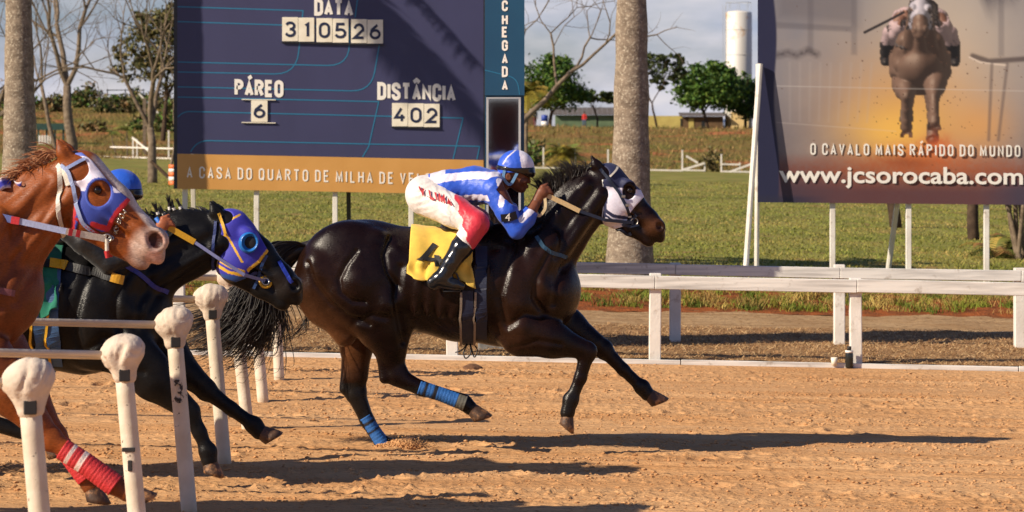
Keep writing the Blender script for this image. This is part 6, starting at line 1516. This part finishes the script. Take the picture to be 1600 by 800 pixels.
for i, (d, pb, pt, yt, lab, num) in enumerate(posts):
    xb_ = (pb - 800)*d/F; top = Vector(W(pt, yt, d)); g = G(xb_); base = Vector((xb_ + .0, d, g - .1))
    if i < 2: base.x = top.x + .095
    if i >= 4: top.z = g + .98; 
    root = empty('lane_post', (base.x, d, g), lab, 'post', 'posts dividing the running lanes')
    MB().tube([base.lerp(top, t) for t in np.linspace(0, 1, 8)], [.042]*8, 20).build('pipe', m_post, root, True)
    s = Solid(np.array(top) - [.2, .16, .16], np.array(top) + [.2, .16, .22], .008); rg = np.random.default_rng(50+i)
    a = top + Vector((.0, 0, .03)); ti = rg.uniform(.1, .5)
    s.ell(a + Vector((-.004, 0, .022)), (.104, .088, .072), .10 + ti*.5, .02); s.cone(a + Vector((.006, 0, .0)), top - Vector((-.006, 0, .055)), .070, .056, .05)
    for k in range(7): an = rg.uniform(0, 6.28); s.cone(a + Vector((math.cos(an)*.08, -.085, math.sin(an)*.05)), a + Vector((math.cos(an+.6)*.05, -.08, -.05)), .003, .003, .02, 1, '-')
    V, Fc = s.skin(); V = relax(V, Fc, 2); q_ = V - np.array(a); rn = q_/np.linalg.norm(q_, axis=1)[:, None]; V = V + rn*(.007*(fbm(q_[:, 0]*16 + i*7, q_[:, 2]*16 + q_[:, 1]*9, 4) - .46) + .005*np.abs(np.sin(fbm(q_[:, 0]*9 + 3*i, q_[:, 2]*7 - q_[:, 1]*6, 2)*18)) - .003)[:, None]; mesh_obj('padded_cover', V, Fc, m_bag, root, True); tr_ = bvh(V, Fc)
    MB().box(top + Vector((.015, -.058, -.055)), (.05, .012, .055), .2, .004).build('tape_patch', m_tape, root)
    if num:
        vv, ff = strip2d, None; st_, wd = strokes(num, .2, .55); c = base.lerp(top, .70 if num == '3' else .47)
        for k2, (v, f) in enumerate(st_):
            P_ = []
            for aa, bb in v:
                u = (aa/wd - .5)*.07; zz = (bb - .5)*.125; P_.append((c.x + .04*math.sin(u/.047) - zz*.09, c.y - .0475*math.cos(u/.047), c.z + zz))
            mesh_obj('stencil', P_, f, m_stencil, root)
    if i == 1:
        for zz, w_, h_ in ((.62, .06, .02), (.55, .02, .05)):
            c = base.lerp(top, zz); MB().box((c.x - .005, c.y - .044, c.z), (w_, .008, h_), 0, .003).build('paint_smudge', m_tape, root)
    # twin pipes running back along the lane
    rr = empty('lane_rail', (top.x - 3, d, top.z), 'pair of thin white pipes running left from the ' + lab.split(' with')[0].split(' beside')[0].split(' rising')[0].split(' half')[0].split(' second')[0].split(' and small')[0] + (' stencilled 3' if num == '3' and 'stencil' not in lab.split(' beside')[0] else '') , 'rail', 'pipe rails along the running lanes')
    for dy, dz in ((-.035, .012), (.035, -.008)):
        MB().tube([a + Vector((-.09, dy, dz)), a + Vector((-2.2, dy*1.6, dz + .05)), a + Vector((-6.5, dy*1.6, dz + .13))], .0135, 10).build('pipe', m_post, rr, True)
lab_r = ['pair of thin white pipes running left from the largest lane post', 'pair of white pipes crossing low in front of the black horse\'s belly', 'pair of white pipes crossing the black horse\'s shoulder, ending at a padded post', 'thin white pipes leading to the padded post left of the dark bay\'s tail', 'thin white pipes just below the black horse\'s throat, third rail from the back', 'thin white pipes behind the black horse, second rail from the back', 'farthest pair of thin white pipes, behind the black horse']
for o, l in zip([o for o in sc.objects if o.name.startswith('lane_rail') and o.parent is None], lab_r): o['label'] = l

# ------------------------------------------------------------------ sand kicked up by the planted hoof
c = h1.T(618, 702, .13)
s = Solid(np.array(c) - [.25, .16, .08], np.array(c) + [.28, .16, .14], .007)
s.ell((c[0] + .02, c[1] - .04, c[2] + .0), (.15, .10, .035), .05, .02); s.ell((c[0] + .06, c[1] - .06, c[2] + .025), (.09, .06, .025), -.2, .02); s.ell((c[0] - .06, c[1] - .05, c[2] + .0), (.08, .06, .03), 0, .02)
V, Fc = s.skin(); V += rng.normal(0, .0035, V.shape); root = tag(stuff(mesh_obj('sand_spray', V, Fc, m_sand, None, False)), 'sand thrown up round the planted hind hoof of the leading horse', 'sand')
lumps(1500, lambda n: c[0] + .06 + rng.normal(0, .10, n), lambda n: c[1] - .05 + rng.normal(0, .06, n), lambda x, y: c[2] + np.abs(rng.normal(0, .032, len(x)))*np.clip(1.2 - np.abs(x - c[0] - .08)/.22, .1, 1), .0015, .006, 'flying_grains', m_sand, root)

# little things at the foot of the rail
x, z = W(1328, 575, 25.5).x, G(W(1328, 575, 25.5).x); bt = empty('bottle', (x, 25.55, z), 'small dark bottle with a pale collar against a rail post', 'bottle')
MB().lathe((x, 25.55, z), [(.03, 0), (.036, .01), (.036, .12), (.028, .15), (.016, .165)], 14).build('bottle_body', mat('dark_glass', (.02, .022, .02), rough=.15), bt, True)
MB().lathe((x, 25.55, z + .135), [(.037, 0), (.037, .02)], 14).build('collar', m_print, bt, True); MB().lathe((x, 25.55, z + .166), [(.018, 0), (.018, .025)], 12).build('cap', m_tape, bt, True)
x = W(1304, 575, 25.52).x; MB().lathe((x, 25.55, G(x) + .02), [(.022, 0), (.03, .07), (.027, .07), (.02, .01)], 14).build('cup', m_tile, None, True)
tag([o for o in sc.objects if o.name == 'cup'][0], 'small pale paper cup left on the edging by the rail', 'cup')
MB().lathe((W(738, 576, 24.6).x, 24.6, G(-.3) - .01), [(.10, 0), (.085, .03), (.03, .055)], 9).build('sand_clod', mat('dark_clod', srgb(120, 84, 56), srgb(96, 64, 42), scale=30, rough=.95, bump=.6), None, False)
tag([o for o in sc.objects if o.name == 'sand_clod'][0], 'single dark clod lying on the sand under the leading horse\'s belly', 'clod')

# ------------------------------------------------------------------ far fence, buildings and people
def far_fence(label, pts, posts, rails, diag=()):
    p0 = pts[0]; root = empty('far_fence', (p0[0], p0[1], G(p0[0])), label, 'fence')
    at = lambda px_: (lambda t: (pts[0][0] + (pts[1][0]-pts[0][0])*t, pts[0][1] + (pts[1][1]-pts[0][1])*t))((px_ - pts[0][2])/(pts[1][2] - pts[0][2]))
    for px_, hh in posts: x, y = at(px_); MB().beam((x, y, G(x) - .1), (x, y, G(x) + hh), .09, .09).build('post', m_white, root)
    for pa, pb, z in rails:
        (xa, ya), (xb, yb) = at(pa), at(pb); MB().beam((xa, ya - .1, G(xa) + z), (xb, yb - .1, G(xb) + z), .05, .09).build('bar', m_white, root)
    for pa, za, pb, zb in diag:
        (xa, ya), (xb, yb) = at(pa), at(pb); MB().beam((xa, ya - .1, G(xa) + za), (xb, yb - .1, G(xb) + zb), .06, .12).build('fallen_bar', m_white, root)
fx = lambda px_, d: ((px_-800)*d/F, d, px_)
far_fence('broken white fence along the foot of the bank at right', (fx(820, 172), fx(1190, 172)), [(849, 1.35), (899, 1.3), (950, 1.3), (1066, 1.35), (1101, .62), (1127, 1.15), (1156, .65), (1184, .9)], [(822, 899, .12), (899, 1066, .12), (1066, 1101, .15), (1127, 1156, .55), (1127, 1184, .12)], ((1066, .15, 1101, .6), (1072, 1.0, 1090, .6), (1140, .1, 1184, .75)))
far_fence('white fence along the foot of the bank at left', (fx(-20, 196), fx(285, 182)), [(-10, 1.1), (60, .6), (212, 1.3), (218, 1.3), (265, 1.9)], [(-20, 60, .1), (60, 140, .1), (140, 212, .1), (212, 285, .12), (178, 285, .75)], ((211, 1.4, 238, .5),))
x, d = (226-800)*190/F, 190; wp = empty('utility_post', (x, d, G(x)), 'pale post with a broken cross arm behind the forked bare tree', 'post'); MB().beam((x, d, G(x)), (x, d, G(x) + 4.0), .22, .22).build('shaft', m_bark, wp); MB().beam((x - .4, d, G(x) + 4.3), (x + .9, d, G(x) + 3.0), .1, .1).build('cross_arm', m_white, wp)
m_green = mat('green_paint', srgb(36, 72, 62), srgb(28, 56, 50), scale=4, rough=.6); x0_, d = (60-800)*200/F, 200; x1_ = (112-800)*200/F
gs = empty('starting_gate', ((x0_+x1_)/2, d, G(-31)), 'dark green metal stall frame behind the chestnut\'s ears', 'gate'); gz = G(-31)
for x in np.linspace(x0_, x1_, 5): MB().beam((x, d, gz), (x, d, gz + 2.2), .12, .12).build('upright', m_green, gs)
MB().box(((x0_+x1_)/2, d, gz + 2.0), (x1_-x0_ + .2, .5, .45)).build('top_beam', m_green, gs)
for k, x in enumerate(np.linspace(x0_ + .1, (x0_+x1_)/2 - .1, 6)): MB().box((x, d - .15, gz + .95), (.13, .04, .9)).build('white_slat', m_white, gs)
for x in ((x0_*.75+x1_*.25), (x0_*.3+x1_*.7), x1_ + .4): MB().box((x, d, gz + .3), (.8, .4, .5)).build('lower_panel', m_green, gs)
x = (196-800)*256/F; z = BZ(196, 256); rt = empty('roof_rail', (x, 256, z), 'thin dark rail frame standing on top of the left bank', 'railing')
for dx in (-1.6, 0, 1.6): MB().beam((x + dx, 256, z), (x + dx, 256, z + 1.6), .09, .09).build('upright', m_steel, rt)
for zz in (1.1, 1.5): MB().beam((x - 1.7, 256, z + zz), (x + 1.7, 256, z + zz), .08, .08).build('bar', m_steel, rt)
# orange and white barrel, with a leaning plank
x, d = (272-800)*100/F, 100; ob = empty('barrel', (x, d, G(x)), 'orange and white traffic barrel at the scoreboard\'s left edge', 'barrel')
for k, (a, b, mm) in enumerate(((0, .2, 'o'), (.2, .34, 'w'), (.34, .5, 'o'), (.5, .62, 'w'), (.62, .76, 'o'))): MB().lathe((x, d, G(x) + a), [(.19, 0), (.19, b-a)], 16).build('stripe', m_print if mm == 'w' else (bpy.data.materials.get('orange_plastic') or mat('orange_plastic', srgb(222, 110, 50), rough=.5)), ob, True)
x = (256-800)*102/F; tag(MB().beam((x - .45, 102, G(x) + .85), (x + .5, 101.6, G(x) + .02), .08, .10).build('plank', m_barkd), 'brown plank leaning beside the forked bare tree', 'plank')
# water tower
TD = 300; x = (1154-800)*TD/F; z = BZ(1154, TD); m_tank = mat('tank_white', srgb(226, 222, 214), srgb(206, 200, 188), scale=.8, rough=.5, stretch=(1, 1, .15), dirt=srgb(196, 150, 96), dscale=.5, dlo=.58, dhi=.72)
wt = empty('water_tower', (x, TD, z), 'tall white cylindrical water tower', 'water tower'); ztop = H - (16 - YH)*TD/F
MB().lathe((x, TD, z - .3), [(1.42, 0), (1.42, (ztop-z)*.35), (1.40, (ztop-z)*.36), (1.40, ztop - z), (1.3, ztop - z + .12), (.2, ztop - z + .3)], 28).build('tank', m_tank, wt, True)
for k in range(4): MB().lathe((x, TD, z + 2.5 + k*2.6), [(1.425, 0), (1.425, .06)], 28).build('weld_band', m_tank, wt, True)
for dx in (-.22, .22): MB().beam((x - 1.55 + dx*.6, TD - .6, z + 3), (x - 1.55 + dx*.6, TD - .6, ztop + .5), .05, .05).build('ladder_rail', m_mf, wt)
for k in range(26): MB().beam((x - 1.70, TD - .6, z + 3.2 + k*.36), (x - 1.40, TD - .6, z + 3.2 + k*.36), .03, .03).build('ladder_rung', m_mf, wt)
for k in range(8): an = 2*math.pi*k/8; MB().beam((x + 1.3*math.cos(an), TD + 1.3*math.sin(an), ztop), (x + 1.3*math.cos(an), TD + 1.3*math.sin(an), ztop + .8), .04, .04).build('top_post', m_mf, wt)
MB().tube([(x + 1.3*math.cos(a), TD + 1.3*math.sin(a), ztop + .8) for a in np.linspace(0, 6.2832, 25)], .025, 5, False).build('top_hoop', m_mf, wt)
MB().box((x + .0, TD - 1.5, z + .8), (1.8, .5, 1.9)).build('pump_box', mat('cream_paint', srgb(226, 196, 136), rough=.7), wt)
# buildings on the plateau
BDp = 298
def bx(px_): return (px_-800)*BDp/F
m_wallg = mat('green_wall', srgb(104, 124, 92), srgb(86, 104, 78), scale=1.2, rough=.9); m_wally = mat('yellow_wall', srgb(196, 180, 104), srgb(180, 162, 92), scale=1.2, rough=.9); m_roof = mat('fibre_roof', srgb(106, 98, 94), srgb(80, 74, 72), scale=3, rough=.9, stretch=(6, 1, 1)); m_brk = mat('brown_wall', srgb(112, 86, 58), srgb(90, 70, 50), scale=2, rough=.9); m_dark = mat('dark_opening', (.02, .022, .024), rough=.4)
def shed(name, label, pa, pb, pt, wallm, roof=True, doors=(), py_roof=168):
    xa, xb = bx(pa), bx(pb); z0 = BZ((pa+pb)/2, BDp) - .3; z1 = H - (pt-YH)*BDp/F; root = empty(name, ((xa+xb)/2, BDp, z0), label, 'building')
    MB().box(((xa+xb)/2, BDp + 1.5, (z0+z1)/2), (xb-xa, 3, z1-z0)).build('wall', wallm, root)
    if roof:
        zr = H - (py_roof-YH)*BDp/F; n = int((xb-xa+.6)/.5)
        for k in range(n):
            x = xa - .3 + (k+.5)*(xb-xa+.6)/n; MB().beam((x, BDp - .5, z1 + .06), (x, BDp + 1.8, zr), (xb-xa+.6)/n - .02, .06).build('roof_sheet', m_roof, root)
    for a, b, top, mm in doors: MB().box(((bx(a)+bx(b))/2, BDp - .02, (z0 + H - (top-YH)*BDp/F)/2 + .05), (bx(b)-bx(a), .08, H - (top-YH)*BDp/F - z0)).build('door', mm, root)
    return root
shed('green_shed', 'long low green building with a grey sheet roof behind the palm', 868, 968, 180, m_wallg, True, ((922, 932, 186, m_wallg),), 168)
shed('yellow_wall_building', 'flat yellow walled building right of the palm', 1010, 1066, 181, m_wally, False, ((1063, 1065.5, 186, m_dark),))
shed('brown_building', 'low brown building beneath the round green tree', 1066, 1130, 182, m_brk, True, ((1076, 1084, 186, m_wally), (1096, 1104, 190, m_dark)), 176)
shed('grey_hut', 'small grey hut beside the finish post', 818, 836, 172, m_brk, False)
# people and oddments at the top of the bank
def walker(label, px_, d, hgt, top, low, turn, seed):
    x = (px_-800)*d/F; z = BZ(px_, d); root = empty('person', (x, d, z), label, 'person'); k = hgt/1.75; rg = np.random.default_rng(seed)
    p = lambda a, b, c: (x + a*k*math.cos(turn) - b*k*math.sin(turn), d + a*k*math.sin(turn) + b*k*math.cos(turn), z + c*k)
    s = Solid([x - .5, d - .5, z - .05], [x + .5, d + .5, z + hgt + .08], .02)
    s.ell(p(0, 0, 1.63), (.085*k, .085*k, .115*k), 0, .02); s.cone(p(0, 0, 1.42), p(0, 0, 1.56), .055*k, .055*k, .03); s.chain([p(0, 0, .95), p(0, 0, 1.15), p(0, 0, 1.36)], [.14*k, .13*k, .15*k], .04, 1.0)
    for sg in (-1, 1):
        s.chain([p(sg*.19, 0, 1.40), p(sg*.25, .02, 1.12), p(sg*.22, -.10, .88)], [.055*k, .045*k, .035*k], .03); s.chain([p(sg*.09, 0, .92), p(sg*.11, sg*.05, .48), p(sg*.11, sg*.08, .06)], [.095*k, .065*k, .045*k], .03); s.cone(p(sg*.11, sg*.08, .04), p(sg*.11, sg*.08 - .16, .03), .045*k, .035*k, .02); s.ell(p(sg*.22, -.12, .82), (.04*k, .04*k, .055*k), 0, .02)
    V, Fc = s.skin(); zz = (V[:, 2]-z)/k; c = np.tile(np.array(srgb(110, 70, 50)), (len(V), 1)); c[(zz < 1.46) & (zz > .92)] = srgb(*top); c[zz < .92] = srgb(*low); c[zz < .08] = srgb(40, 36, 34); c[zz > 1.66] = srgb(24, 20, 18)
    mesh_obj('body', V, Fc, attr_mat('clothes_%d' % seed, rough=.8), root, True, attrs={'col': np.concatenate([c, np.ones((len(V), 1))], 1)})
walker('distant person in black top standing near the blue barrel', 836, 262, 1.6, (26, 26, 30), (110, 40, 44), .4, 1)
walker('distant person in a red shirt and blue trousers before the green shed', 913, 262, 1.6, (190, 50, 44), (70, 84, 110), -.6, 2)
x, d = (851-800)*266/F, 266; z = BZ(851, 266); bb = empty('drum', (x, d, z), 'blue and white drum under the tree by the finish post', 'drum'); MB().lathe((x, d, z), [(.30, 0), (.30, .5)], 16).build('white_half', m_print, bb, True); MB().lathe((x, d, z + .5), [(.30, 0), (.31, .3), (.30, .55), (.2, .6)], 16).build('blue_half', mat('blue_drum', srgb(36, 64, 150), rough=.5), bb, True)
# parked car seen end on under the tree
x, d = (1127-800)*350/F, 350; z = BZ(1127, 350); cr_ = empty('car', (x, d, z), 'small pale car parked under the round tree by the water tower', 'car'); s = Solid([x - 1.0, d - 1.5, z - .1], [x + 1.0, d + 2.8, z + 1.7], .04)
s.chain([(x, d - .9, z + .62), (x, d + 2.2, z + .66)], [.42, .44], .1, 1.0); s.cone((x - .42, d - .8, z + .6), (x - .42, d + 2.1, z + .62), .34, .36, .1); s.cone((x + .42, d - .8, z + .6), (x + .42, d + 2.1, z + .62), .34, .36, .1); s.ell((x, d + .8, z + 1.05), (.66, 1.3, .48), 0, .1); s.half((x, d, z + .28), (0, 0, -1))
V, Fc = s.skin(); mesh_obj('car_body', V, Fc, mat('car_paint', srgb(196, 206, 214), rough=.25, coat=.5), cr_, True)
mesh_obj('windscreen', [(x - .52, d - .28, z + .92), (x + .52, d - .28, z + .92), (x + .40, d + .05, z + 1.38), (x - .40, d + .05, z + 1.38)], [(0, 1, 2, 3)], mat('car_glass', srgb(90, 120, 150), rough=.08), cr_)
for sg in (-1, 1):
    MB().tube([(x + sg*.72, d - .35, z + .3), (x + sg*.52, d - .35, z + .3)], .3, 16).build('tyre', m_tape, cr_, True); ball((x + sg*.5, d - 1.18, z + .68), .1, 'headlight', m_print, cr_, (1.2, .4, .8))
    MB().tube([(x + sg*.72, d + 1.9, z + .3), (x + sg*.52, d + 1.9, z + .3)], .3, 16).build('tyre', m_tape, cr_, True)
